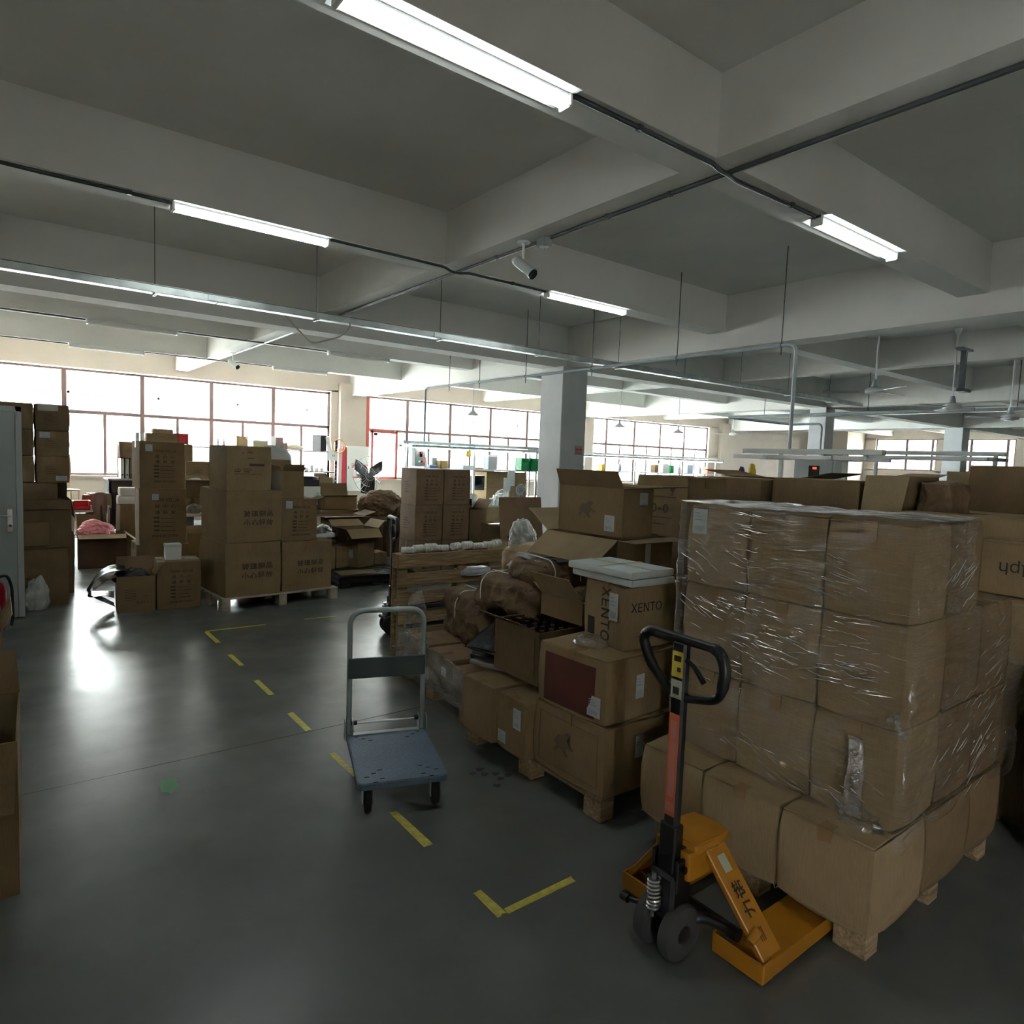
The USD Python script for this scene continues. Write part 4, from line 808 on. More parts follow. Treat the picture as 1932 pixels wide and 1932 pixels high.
for r_, (z0, h, wx) in enumerate(((.466, .36, .34), (.83, .37, .34), (1.204, .345, .30))):
    for c_ in range(3):
        carton(f"{('right', 'middle', 'left')[c_]} carton in the {('lowest', 'middle', 'top')[r_]} wrapped row, under clear film", 2.46 + .008 * ((r_ * 3 + c_) % 3), YC[c_] + .004, z0, wx, YC[c_ + 1] - YC[c_] - .008, h, 0, (0, 2, 0)[c_] if r_ < 2 else (0, 0, 2)[c_], group=g, bulge=.01, stick=[("W", .02, h - .125, .075, .11)] if (r_ == 2 and c_ == 2) else [])
    for b_ in range(2 if r_ < 2 else 1):
        carton(f"{('second', 'rear')[b_]} carton along the right flank of the {('lowest', 'middle', 'top')[r_]} wrapped row", 2.475 + (wx + .012) * (b_ + 1), .962, z0, wx, .43, h, 0, 3, group=g, bulge=.008)
for r_, (z0, h, wx) in enumerate(((.466, .36, .34), (.83, .37, .34), (1.204, .345, .30))):
    carton(f"hidden rear filler carton of the {('lowest', 'middle', 'top')[r_]} wrapped row, seen at its top", 2.475 + wx + .012, 1.40, z0, .55 if r_ < 2 else .33, .5, h, 0, 0, group=g)
# the film: a draped, wrinkled skin round the load
def film_shell():
    NS, NZ = 360, 150
    zs = np.linspace(.455, 1.556, NZ); V = []
    for k, z in enumerate(zs):
        top = np.clip((z - 1.16) / .10, 0, 1)
        x0, x1, y0, y1 = 2.438, 3.56 - .66 * top, .925 + .0 * top, 1.925
        if z < .75: x1 -= 0.0
        per = [(x0, y1), (x0, y0), (x1, y0), (x1, y1)]
        seg = [np.hypot(per[(i + 1) % 4][0] - per[i][0], per[(i + 1) % 4][1] - per[i][1]) for i in range(4)]
        cnt = [120, 120, 60, 60]; pts = []; nr = []
        for i in range(4):
            a, b = np.array(per[i]), np.array(per[(i + 1) % 4])
            tt = np.linspace(0, 1, cnt[i], endpoint=False)[:, None]
            pts.append(a + (b - a) * tt)
            nrm = np.array(((b - a)[1], -(b - a)[0])); nrm = -nrm / np.linalg.norm(nrm) if i in (0, 1, 2, 3) else nrm
            nr.append(np.repeat(nrm[None], cnt[i], 0))
        P, Nn = np.vstack(pts), np.vstack(nr)
        V.append(np.column_stack([P, np.full(len(P), z), Nn]))
    A = np.stack(V); P = A[..., :3].copy(); N = A[..., 3:]
    cen = np.array((3.0, 1.42))
    flip = ((P[..., :2] - cen) * N).sum(-1) < 0
    N = np.where(flip[..., None], -N, N)
    s = np.cumsum(np.r_[0, np.linalg.norm(np.diff(P[60, :, :2], axis=0), axis=1)])[None, :].repeat(NZ, 0); z = P[..., 2]
    diag = fbm(np.stack([s * 1.7 + z * 1.1, z * 26 - s * 4.0, s * 0], -1), 3, 5) - .5
    diag2 = fbm(np.stack([s * 2.2, z * 34 + s * 6.0, s * 0 + 4], -1), 3, 8) - .5
    big = fbm(np.stack([s * 3, z * 4, s * 0 + 9], -1), 2, 2) - .5
    right = (np.arange(P.shape[1]) >= 120)[None, :]
    off = .010 + diag * .020 + diag2 * np.where(right, .030, .010) + big * .02
    P[..., :2] += N * np.maximum(off, .002)[..., None]
    # pull the hem up and down a little
    low = np.clip(1 - (z - .455) / .16, 0, 1); P[..., 2] += low * (fbm(np.stack([s * 2.5, s * 0, s * 0], -1), 3, 4) - .35) * .16
    v = P.reshape(-1, 3); n = P.shape[1]; f = []
    i, j = np.meshgrid(np.arange(NZ - 1), np.arange(n), indexing="ij")
    a = (i * n + j).ravel(); b = (i * n + (j + 1) % n).ravel()
    f = np.vstack([np.stack([a, b, b + n], 1), np.stack([a, b + n, a + n], 1)])
    return M(v, f)
sf = thing("stretch_film", "clear stretch film wound round the tall carton load, glinting", "stretch film")
part(sf, "film_skin", film_shell(), FILM, True)
CREASE = mat("film_crease", {"t": ("transparent_bsdf", {"color": (.96, .96, .96)}), "g": ("glossy_bsdf", {"roughness": .09, "color": (1, 1, 1)}), "m": ("mix_closure", {"fac": .75})}, [("t.BSDF", "m.closure1"), ("g.BSDF", "m.closure2")], "m.closure")
def creases(n, face, seed):
    R = random.Random(seed); ms = []
    cl = {"front": [(1.59, 1.42, .05, .13, 40, -8), (1.20, 1.33, .07, .06, 34, -10), (1.72, 1.13, .16, .05, 36, -16), (1.30, 1.02, .24, .12, 60, -4), (1.55, 1.00, .12, .16, 50, -6), (1.10, 1.05, .10, .14, 40, 4), (1.45, .58, .25, .05, 30, -18), (1.2, .52, .2, .04, 20, -16), (1.80, 1.33, .08, .10, 20, -24)],
          "flank": [(3.0, .62, .30, .10, 46, 28), (3.2, 1.0, .16, .10, 40, 14), (2.75, 1.38, .12, .10, 30, 26), (3.1, .85, .22, .10, 40, 20)]}[face]
    for cy, cz, sy, sz, k, an in cl:
        for _ in range(int(k * .8)):
            y, z, L = cy + R.gauss(0, sy * .6), cz + R.gauss(0, sz * .7), R.uniform(.015, .10) * (1.6 if R.random() < .15 else 1)
            a = math.radians(an + R.gauss(0, 7)); r = R.uniform(.0012, .0030)
            z = min(max(z, .50), 1.53); y = min(max(y, .97), 1.87) if face == "front" else min(max(y, 2.50), 3.50 if z < 1.15 else 2.85)
            pts = [((u - .5) * L * math.cos(a), (u - .5) * L * math.sin(a) + R.uniform(-.0016, .0016)) for u in np.linspace(0, 1, 6)]
            rr = [r * v for v in (.15, .8, 1, 1, .8, .15)]
            ms.append(tube([(2.424, y - p, z + q) if face == "front" else (y + p, .905, z + q) for p, q in pts], rr, 7, False))
    return ms
part(sf, "film_crease", creases(0, "front", 3), CREASE, 60, kind="stuff")
part(sf, "film_crease", creases(0, "flank", 4), CREASE, 60, kind="stuff")
q = trimesh.creation.box((.50, 1.0, .002)); q = q.subdivide().subdivide().subdivide().subdivide().subdivide(); q.vertices += (2.68, 1.425, 1.562); q.vertices[:, 2] += (fbm(q.vertices * (3, 14, 1), 3, 3) - .45) * .028
part(sf, "top_overlap", q, FILM2, True)
part(sf, "loose_tail", T(soft(.02, .05, .30, .008, .01, 5, .018, 8), (2.405, 1.05, .47)), FILM2, 60)
part(sf, "twisted_end", [tube([(2.43 + .02 * math.sin(a), .93 + .06 * (1 - a / 6), .86 + .03 * math.sin(a * .7)) for a in np.linspace(0, 6, 24)], [.008 + .006 * math.sin(k) ** 2 for k in range(24)], 8), T(soft(.06, .12, .10, .02, .02, 15, .03, 8), (2.395, 1.0, .40))], FILM2, 60)

# ------------------------------------------------------------------ pallet of mixed cartons beside it
pallet("wooden pallet on block feet under the large cartons left of the wrapped load", 2.26, 2.16, 0, 1.2, 1.16, 0, None, .13, bottom=False)
g = "mixed cartons on the pallet left of the wrapped load"
carton("large carton with a faded print at the front corner of the block footed pallet", 2.245, 2.14, .132, .62, .51, .338, 0, 1, prints=[("W", "frame"), ("W", "horse")], stick=[("S", .20, .16, .055, .11)], group=g, bulge=.012, noise=.006)
carton("carton with a dark red printed panel on the pallet left of the truck handle", 2.262, 2.165, .474, .60, .47, .312, 2, 0, prints=[("W", "panel")], stick=[("W", .36, .03, .085, .10), ("S", .20, .10, .06, .12)], group=g, bulge=.012)
carton("carton lettered in thin black capitals, under the white foam slabs", 2.455, 2.245, .79, .40, .30, .325, -3, 2, prints=[("W", "xent"), ("S", "xent2")], stick=[("W", .19, .14, .065, .14)], group=g)
fo1 = solo("foam_slab", soft(.31, .44, .036, .006, .002, 1, .001), FOAM, "lower of the two white foam slabs on the lettered carton", "foam slab", (2.44, 2.20, 1.119), -2)
fo2 = thing("foam_slab", "upper white foam slab with a brown tape cross, on the lettered carton", "foam slab", (2.435, 2.195, 1.158), 1)
part(fo2, "slab", soft(.32, .45, .036, .006, .002, 2, .001), FOAM, 50); part(fo2, "tape_cross", [bx(0, .32, .21, .235, .036, .0385), bx(.15, .175, 0, .45, .036, .0385)], plain("pale_tape", (.55, .50, .36), .4), False)
carton("small carton with two white labels at the front of the pallet row", 2.19, 2.665, .132, .30, .265, .30, -3, 0, stick=[("W", .165, .15, .07, .11), ("W", .02, .03, .075, .065)], group=g, bulge=.012)
carton("small carton left of the two label carton, taped along the top", 2.17, 2.935, .132, .32, .30, .31, -1, 0, group=g, bulge=.012)
carton("carton under the open bottle carton, mostly hidden on the pallet row", 2.52, 2.68, .132, .4, .58, .34, 0, 3, group=g)
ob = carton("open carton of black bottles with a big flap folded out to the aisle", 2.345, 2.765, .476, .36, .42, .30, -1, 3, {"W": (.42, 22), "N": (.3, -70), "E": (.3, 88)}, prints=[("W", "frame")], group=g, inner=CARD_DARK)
bt = lathe([(0, 0), (.03, 0), (.032, .01), (.032, .12), (.012, .16), (.012, .19), (.015, .19), (.015, .205), (0, .205)], 14)
B0 = thing("bottle", "small black bottle standing in the open carton", "bottle", (2.40, 2.81, .56), 0, "black bottles in the open carton")
part(B0, "glass_body", bt, plain("black_glass", (.012, .012, .014), .12), 50); part(B0, "cap", T(trimesh.creation.cylinder(.016, .02, sections=14), (0, 0, .205)), CHROME, 40)
for i in range(4):
    for j in range(5):
        if i + j: dup(B0, (2.395 + .075 * i, 2.81 + .074 * j, .56))
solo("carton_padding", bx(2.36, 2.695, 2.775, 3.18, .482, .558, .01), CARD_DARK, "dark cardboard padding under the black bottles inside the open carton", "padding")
carton("open carton with a square tan flap standing up, behind the red panel carton", 2.60, 2.70, .80, .28, .36, .13, 0, 1, {"W": (.62, 48), "S": (.4, -20), "N": (.3, 30)}, flapmat=FLAPTAN, group=g)
carton("carton carrying the tan flap carton, behind the red panel carton", 2.72, 2.66, .476, .19, .5, .32, 0, 3, group=g)
lump("crumpled brown paper and clear film in the tan flap carton", "packing paper", 2.80, 2.90, .81, .24, .22, .17, KRAFT, 8, "packing_paper")
lump("shiny clear film wad on top of the red panel carton", "plastic film", 2.40, 2.42, .788, .16, .22, .05, FILM2, 9, "plastic_film")
# tall cartons behind
carton("big carton with a wide tan flap hanging open, under the topmost carton", 2.90, 2.74, .815, .50, .64, .45, 0, 3, {"W": (.44, -38), "S": (.2, -3), "N": (.4, 30)}, flapmat=FLAPTAN, group=g, stick=[("S", .24, .30, .05, .12)])
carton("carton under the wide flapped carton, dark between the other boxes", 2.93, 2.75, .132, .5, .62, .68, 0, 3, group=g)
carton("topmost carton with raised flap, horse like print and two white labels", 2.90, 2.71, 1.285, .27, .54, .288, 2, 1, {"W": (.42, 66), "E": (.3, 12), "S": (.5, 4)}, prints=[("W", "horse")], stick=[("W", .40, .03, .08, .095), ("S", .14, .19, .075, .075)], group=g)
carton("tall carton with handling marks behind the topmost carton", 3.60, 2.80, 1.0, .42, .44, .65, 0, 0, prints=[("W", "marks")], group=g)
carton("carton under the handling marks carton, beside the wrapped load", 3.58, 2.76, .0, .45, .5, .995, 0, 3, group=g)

# ------------------------------------------------------------------ paper bundles and the pallet leaning upright
pallet("low wooden pallet under the film covered cartons and paper bundles", 2.36, 3.46, 0, 1.2, 1.15, -6, None, .13, bottom=False)
g = "film covered cartons beside the trolley"
for k in range(3):
    carton(("film covered carton with a white label nearest to the small taped cartons", "film covered carton in the middle of the low row, label torn", "film covered carton at the far end of the low row beside the trolley handle")[k], 2.36 + .035 * k, 3.34 + .37 * k, .132, .44, .36, (.20, .23, .24)[k], -5, 4, group=g, stick=[("W", .22, .10, .07, .06)])
ff = trimesh.creation.box((.012, 1.15, .26)).subdivide().subdivide().subdivide().subdivide().subdivide()
ff.vertices[:, 0] += (fbm(ff.vertices * (1, 9, 14), 3, 6) - .5) * .05; ff.vertices[:, 2] *= (1 + .25 * (ff.vertices[:, 1] + .5))
solo("plastic_film", ff, FILM2, "loose clear film draped down the front of the low cartons", "plastic film", (2.335, 3.92, .27), -6, smooth=True)
lump("clear plastic bag of film hanging in front of the upright pallet's left end", "plastic bag", 2.62, 4.62, .13, .18, .26, .55, FILM2, 14)
bundle("large brown paper bundle with white straps, in front of the upright pallet", 2.66, 3.72, .365, .58, .72, .33, -8, 3, [("x", .17), ("x", .40), ("y", .45)], noise=.03)
bundle("second strapped paper bundle behind the large one", 3.28, 3.86, .40, .5, .55, .30, -5, 5, [("y", .3)], noise=.03)
carton("carton under the paper bundles, seen below the large one", 2.62, 3.66, .132, .5, .34, .23, -4, 0)
carton("carton under the second bundle by the upright pallet", 3.15, 3.7, .132, .62, .62, .265, -4, 3)
carton("small opened carton wedged below the sagging bundle", 2.60, 3.30, .30, .34, .30, .26, 14, 0, {"W": (.4, -60), "N": (.4, 50), "S": (.3, -50)})
pm = thing("magazine_pile", "dark opened pouch and shiny silver packs lying over the small cartons", "packs", (2.34, 3.22, .445), 20)
for k in range(4): part(pm, "foil_pack", T(soft(.12, .26, .035, .012, .004, k, .006, 6), (.02 + .05 * k, -.10 + .03 * k, .02 * k), ry=-6 * k), (plain("silver_foil", (.5, .5, .48), .25, metal=.6), DARKBAG)[k % 2], 50)
part(pm, "pouch_flap", T(soft(.30, .22, .012, .005, .01, 5, .012, 8), (0, -.05, .11), ry=-18), DARKBAG, 50)
bundle("brown paper bundle sagging over the bottle carton, white string round it", 2.56, 3.15, .72, .42, .62, .21, -3, 9, [("x", .12), ("x", .30), ("y", .5)], noise=.035)
carton("carton holding up the sagging bundle behind the bottle carton", 2.84, 3.22, .132, .30, .34, .58, 0, 3)
bundle("rolled paper bundle tied with two white cords, upper one of the pile", 2.62, 3.07, .93, .36, .42, .155, -4, 12, [("x", .07), ("x", .27)], r=.07, noise=.02)
bundle("pale brown paper bag at the top of the bundle pile", 2.86, 3.36, .90, .34, .40, .22, 10, 21, m=plain("pale_kraft", (.46, .33, .20), .6, bump=.7, scale=9), r=.09, noise=.03)
solo("paper_sheet", [T(soft(.26, .32, .006, .003, .004, 3, .006, 7), (-.02, -.1, 0)), T(soft(.12, .10, .004, .002, .002, 3, .003, 5), (.05, .04, .015), ry=-25, rz=30)], LABEL, "white paper sheet lying on the rolled bundle", "paper sheet", (2.70, 3.22, 1.092), -6)
carton("carton under the pale paper bag in the bundle pile", 2.86, 3.57, .40, .40, .13, .50, 0, 3, tape=None)
up = pallet("wooden pallet standing upright on its edge behind the paper bundles", 2.60, 5.0, .01, 1.25, .90, -1, None, .13, 6, tilt=(90, 0, 0))
for k, (l, x) in enumerate((("leftmost white cup roll on the upright pallet's edge", 2.70), ("second white cup roll from the left on the upright pallet", 2.82), ("third white cup roll from the left on the upright pallet", 2.93), ("fourth white cup roll on the upright pallet, beside the gap", 3.04), ("fifth white cup roll on the upright pallet, right of the gap", 3.20), ("sixth white cup roll from the left on the upright pallet", 3.31), ("seventh white cup roll on the upright pallet", 3.42), ("eighth white cup roll on the upright pallet", 3.53), ("rightmost white cup roll on the upright pallet, by the paper bag", 3.64))):
    r = .028 + .008 * ((k * 7) % 3) / 2
    prof = []
    for q in range(4): prof += [(r * .86, q * .026), (r, q * .026 + .004), (r * .93, q * .026 + .02)]
    m_ = T(lathe([(0, 0)] + prof + [(r * .8, .106), (0, .106)], 16), (0, 0, 0), ry=90, rz=(k * 37) % 50 - 25)
    m_.apply_translation((0, 0, -m_.bounds[0][2]))
    solo("cup_roll", m_, WHITE, l, "plastic cups", (x - .05, 4.935, .912), 0, "white cup rolls on the upright pallet", smooth=40)
solo("plastic_sheet", soft(.30, .14, .05, .01, .01, 4, .012, 7), plain("blue_white_bag", (.62, .66, .78), .35, vary=.25, scale=8), "blue and white printed bag pushed through the upright pallet", "plastic bag", (3.20, 4.82, .70), 3)
solo("plastic_sheet", soft(.48, .14, .05, .01, .01, 7, .02, 7), DARKBAG, "dark shiny film lying between the boards of the upright pallet", "plastic film", (2.72, 4.84, .44), 2)

# ------------------------------------------------------------------ stacks behind and right of the wrapped load
g = "cartons behind the wrapped load"
carton("carton with a brown tape strip, behind the wrapped load at its left", 4.22, 2.66, 1.05, .42, .56, .60, 0, 1, group=g, tape="x")
carton("dark carton with a raised lid flap behind the wrapped load", 4.75, 2.72, 1.05, .5, .55, .60, 0, 3, {"W": (.3, 6), "N": (.5, 10), "S": (.5, 10)}, group=g)
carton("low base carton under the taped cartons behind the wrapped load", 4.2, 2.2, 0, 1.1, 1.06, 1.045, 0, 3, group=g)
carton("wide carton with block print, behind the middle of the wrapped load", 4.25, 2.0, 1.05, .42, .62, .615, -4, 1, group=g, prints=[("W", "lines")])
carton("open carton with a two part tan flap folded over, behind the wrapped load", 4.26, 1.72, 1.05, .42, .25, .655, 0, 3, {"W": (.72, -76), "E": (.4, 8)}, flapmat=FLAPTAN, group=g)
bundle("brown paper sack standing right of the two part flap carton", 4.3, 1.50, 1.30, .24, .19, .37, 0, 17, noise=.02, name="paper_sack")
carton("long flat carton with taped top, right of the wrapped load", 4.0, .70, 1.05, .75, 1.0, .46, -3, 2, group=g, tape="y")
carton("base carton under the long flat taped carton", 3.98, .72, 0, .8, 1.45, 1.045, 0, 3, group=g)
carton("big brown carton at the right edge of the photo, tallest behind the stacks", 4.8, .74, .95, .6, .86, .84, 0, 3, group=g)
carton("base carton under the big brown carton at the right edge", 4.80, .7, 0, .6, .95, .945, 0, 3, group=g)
X_ = carton("tan carton with upside down script lettering at the right edge", 3.74, .42, 1.17, .24, .78, .25, 0, 0, group="cartons at the right edge", bulge=.006)
part(X_, "print", [onface(T(T(text("dolph", .055, bold=False), rz=180), (.0, 0, 0)), "W", .21, .135, .24, .78, .25, .006)], INK, False, "upside down script lettering")
carton("tan carton under the script lettered one at the right edge", 3.66, .36, .88, .30, .74, .285, 0, 0, group="cartons at the right edge")
carton("dark carton low in the stack at the right edge", 3.70, .34, .44, .27, .52, .435, 0, CARD_DARK, group="cartons at the right edge", stick=[("W", .10, .2, .02, .12)])
carton("dark bottom carton of the stack at the right edge", 3.70, .34, .0, .27, .52, .435, 0, CARD_DARK, group="cartons at the right edge")

# ------------------------------------------------------------------ far left clutter under the windows
LW = plain("light_plywood", (.62, .46, .30), .6, vary=.1, scale=8)
ch = thing("wooden_chair", "light plywood chair standing behind the door stack, near the window", "chair", (.86, 13.1, 0), 15)
part(ch, "seat", soft(.36, .36, .025, .008, .003, 1, 0), LW, 40); stage.GetPrimAtPath(ch + "/seat").GetAttribute("points").Set([Gf.Vec3f(p[0] - .18, p[1] - .18, p[2] + .95) for p in stage.GetPrimAtPath(ch + "/seat").GetAttribute("points").Get()])
part(ch, "backrest", T(soft(.34, .018, .34, .008, .006, 2, 0), (-.17, .17, 1.2), rx=-6), LW, 40)
for sx in (-1, 1):
    for sy in (-1, 1): part(ch, "leg", tube([(sx * .16, sy * .16, .95), (sx * .19, sy * .2, .0)], .016, 8), LW, 40)
    part(ch, "back_post", tube([(sx * .14, .17, .95), (sx * .14, .155, 1.25)], .013, 8), LW, 40)
fr = thing("steel_rack", "low pale steel rack frame with a brown carton in it, left of the window", "rack", (.90, 12.0, 0))
for x in (0, .46):
    for y in (0, .4): part(fr, "post", bx(x - .015, x + .015, y - .015, y + .015, 0, .72), WALLP, 20)
part(fr, "top_rail", [bx(0, .46, -.015, .015, .69, .72), bx(0, .46, .385, .415, .69, .72)], WALLP, 20)
part(fr, "shelf", [bx(-.01, .47, -.01, .41, .69, .70), bx(-.01, .47, -.01, .41, .30, .315)], WALLP, 20)
carton("brown carton inside the low steel rack at far left", .95, 12.02, .316, .38, .35, .34, 0, 1)
rb = thing("red_bin", "red plastic bin on the low steel rack, its front cut open", "bin", (.90, 12.0, .721))
part(rb, "shell", [bx(0, .22, 0, .01, 0, .05), bx(0, .22, .19, .2, 0, .13), bx(0, .01, 0, .2, 0, .13), bx(.21, .22, 0, .2, 0, .13), bx(0, .22, 0, .2, 0, .01)], RED, False); part(rb, "rim", [bx(-.008, .228, .186, .206, .125, .14), bx(-.008, .012, 0, .2, .125, .14), bx(.208, .228, 0, .2, .125, .14)], WHITE, False)
solo("paper_stack", [T(soft(.24, .22, .035, .004, .002, 2, .002), (0, 0, 0)), T(soft(.25, .2, .02, .004, .002, 3, .004), (.01, 0, .036), rz=6)], LABEL, "stack of white paper sheets beside the red bin", "paper stack", (1.13, 12.05, .721))
carton("red printed carton behind the white papers at far left", 1.05, 12.42, .70, .2, .3, .22, -12, plain("red_carton", (.30, .05, .03), .7), tape=None)
carton("flat pale carton leaning by the red carton under the window", 1.16, 12.45, .70, .30, .3, .24, 8, 2)
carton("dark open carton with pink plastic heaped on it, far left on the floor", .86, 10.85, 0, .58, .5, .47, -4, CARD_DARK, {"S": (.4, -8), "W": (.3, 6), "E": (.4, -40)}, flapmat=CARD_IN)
lump("crumpled pink plastic film heaped in the dark open carton", "plastic film", 1.10, 11.08, .40, .48, .42, .27, PINK, 3, "pink_film", .16, 5)
c2 = thing("stool_chair", "brown upholstered chair back between the rack and the white boxes", "chair", (1.20, 11.55, 0), 192)
part(c2, "backrest", soft(.17, .06, .30, .03, .02, 4, .004, 6), plain("brown_upholstery", (.26, .15, .11), .7), 50); stage.GetPrimAtPath(c2 + "/backrest").GetAttribute("points").Set([Gf.Vec3f(p[0] - .085, p[1] - .03, p[2] + .70) for p in stage.GetPrimAtPath(c2 + "/backrest").GetAttribute("points").Get()])
part(c2, "stem", tube(bend([(0, .03, .85), (0, .06, .5), (0, -.12, .46)], .05), .018, 8), BLACK, 40); part(c2, "seat", T(soft(.36, .34, .06, .025, .01, 3, .002, 6), (-.18, -.30, .45)), plain("brown_upholstery", (.26, .15, .11), .7), 50)
part(c2, "base", [tube([(0, -.13, .45), (0, -.13, .06)], .025, 10)] + [tube([(0, -.13, .07), (.25 * math.cos(a), -.13 + .25 * math.sin(a), .03)], .015, 8) for a in np.arange(5) * 1.257], BLACK, 40)
dk = thing("dark_desk", "dark desk under the window holding folders, behind the printed stack", "desk", (1.41, 12.5, 0))
part(dk, "top", bx(0, 1.3, 0, .6, 1.15, 1.18, .004), plain("desk_top_pale", (.45, .40, .40), .5), 20); part(dk, "carcass", [bx(.02, .05, .02, .58, 0, 1.15), bx(1.25, 1.28, .02, .58, 0, 1.15), bx(.02, 1.28, .55, .58, .3, 1.15), bx(.02, 1.28, .02, .05, .95, 1.15)], plain("desk_dark", (.05, .035, .035), .6), False)
for k, (l, x, w, c) in enumerate((("white ring binder at the left end of the dark desk", 1.60, .045, WHITE), ("cream ring binder second on the dark desk", 1.665, .05, PALEL), ("dark folder third on the dark desk", 1.73, .035, FRAME))):
    b = thing("ring_binder", l, "binder", (x, 12.55, 1.181)); part(b, "cover", bx(0, w, 0, .26, 0, .33, .004), c, 20); part(b, "spine_hole", T(trimesh.creation.cylinder(.012, .004, sections=14), (w / 2, -.001, .06), rx=90), BLACK, 30)
carton("carton with a white end resting on the binders by the window", 1.585, 12.5, 1.515, .36, .3, .26, 0, 4, prints=[("S", "lines")])
carton("long dark carton on top of the pile behind the printed stack", 1.98, 12.6, 1.56, .48, .3, .38, 0, 3)
carton("carton below the long dark one behind the printed stack", 1.98, 12.58, 1.181, .5, .34, .375, 0, 1)
carton("small pale carton at the top of the pile behind the printed stack", 2.09, 12.64, 1.942, .3, .22, .075, 0, 2)
for k, x in enumerate((1.86, 1.93)): solo("paper_roll", T(trimesh.creation.cylinder(.028, .16, sections=14), (0, 0, .08)), WHITE, ("left one of the two white rolls beside the printed stack's top", "right one of the two white rolls beside the printed stack's top")[k], "paper roll", (x - .02, 12.55, 1.78), smooth=40)
carton("carton with the two white rolls, behind the printed stack", 1.62, 12.83, 1.181, .36, .3, .6, 0, 3)
b2 = thing("red_bin", "bright red bin on the pile before the window, right of the printed stack", "bin", (2.46, 12.9, 1.78))
part(b2, "shell", [T(bx(0, .22, 0, .01, 0, .17), (0, 0, 0)), bx(0, .22, .2, .21, 0, .17), bx(0, .01, 0, .21, 0, .17), bx(.21, .22, 0, .21, 0, .17), bx(0, .22, 0, .21, 0, .01)], RED, False); part(b2, "lip", [bx(-.03, .235, -.02, .22, .17, .18)], RED, False)
carton("carton under the bright red bin by the window", 2.42, 12.85, 1.181, .32, .3, .595, 0, 1)
part(dk, "side_table", [bx(1.0, 1.36, .05, .7, 1.15, 1.179)], plain("desk_top_pale", (.45, .40, .40), .5), 20)
for k, (dz, w) in enumerate(((.0, .26), (.125, .24))): carton(("lower white flat box left of the printed stack", "upper white flat box left of the printed stack")[k], 1.43 + .03 * k, 11.5, .842 + dz, w, .22, .12, 2 * k, plain("white_carton", (.62, .60, .57), .7), tape=None, name="white_carton")
carton("dark carton under the white flat boxes, left of the printed stack", 1.44, 11.42, .0, .36, .42, .84, 0, 3)
# between the printed stack and the white pallet
g = "cartons piled between the printed stack and the white pallet"
carton("upper tan carton with a text band, between the stacks", 2.26, 11.0, 1.26, .36, .3, .255, 0, 1, prints=[("S", "lines")], group=g)
carton("open carton with white wrapping sticking out, between the stacks", 2.17, 10.6, .985, .40, .3, .27, 0, 3, {"S": (.3, -5), "N": (.3, 40), "E": (.4, 14)}, group=g, flapmat=CARD_IN)
lump("white foam wrapping in the open carton between the stacks", "foam wrapping", 2.33, 10.78, 1.13, .26, .2, .15, WHITEBAG, 5, "foam_wrapping")
carton("rounded tan carton roll end, beside the top left glassware carton", 2.36, 10.28, .79, .14, .3, .375, 0, 0, group=g, bulge=.02)
carton("carton under the open one between the stacks", 2.15, 10.62, .79, .22, .3, .19, 0, 1, group=g)
lump("grey crumpled packing film on the shelf board between the stacks", "packing film", 2.22, 10.36, .79, .22, .2, .14, plain("grey_film", (.22, .19, .17), .5, bump=.7, scale=14), 12, "packing_film")
tbn = thing("side_table", "small table with a pale edged board between the stacks", "table", (2.02, 10.15, 0))
part(tbn, "top", bx(0, .62, 0, .75, .76, .788, .003), PALEWOOD, 20)
for x in (.03, .56):
    for y in (.03, .69): part(tbn, "leg", bx(x, x + .035, y, y + .035, 0, .76), FRAME, 20)
carton("carton with a white folded flap on top, low between the stacks", 2.03, 9.85, .30, .34, .28, .26, 0, 1, {"S": (.22, 70), "N": (.3, 60)}, flapmat=CARD_IN, group=g)
carton("bottom carton on the floor, low between the stacks", 2.03, 9.85, 0, .36, .28, .295, 0, 3, group=g)

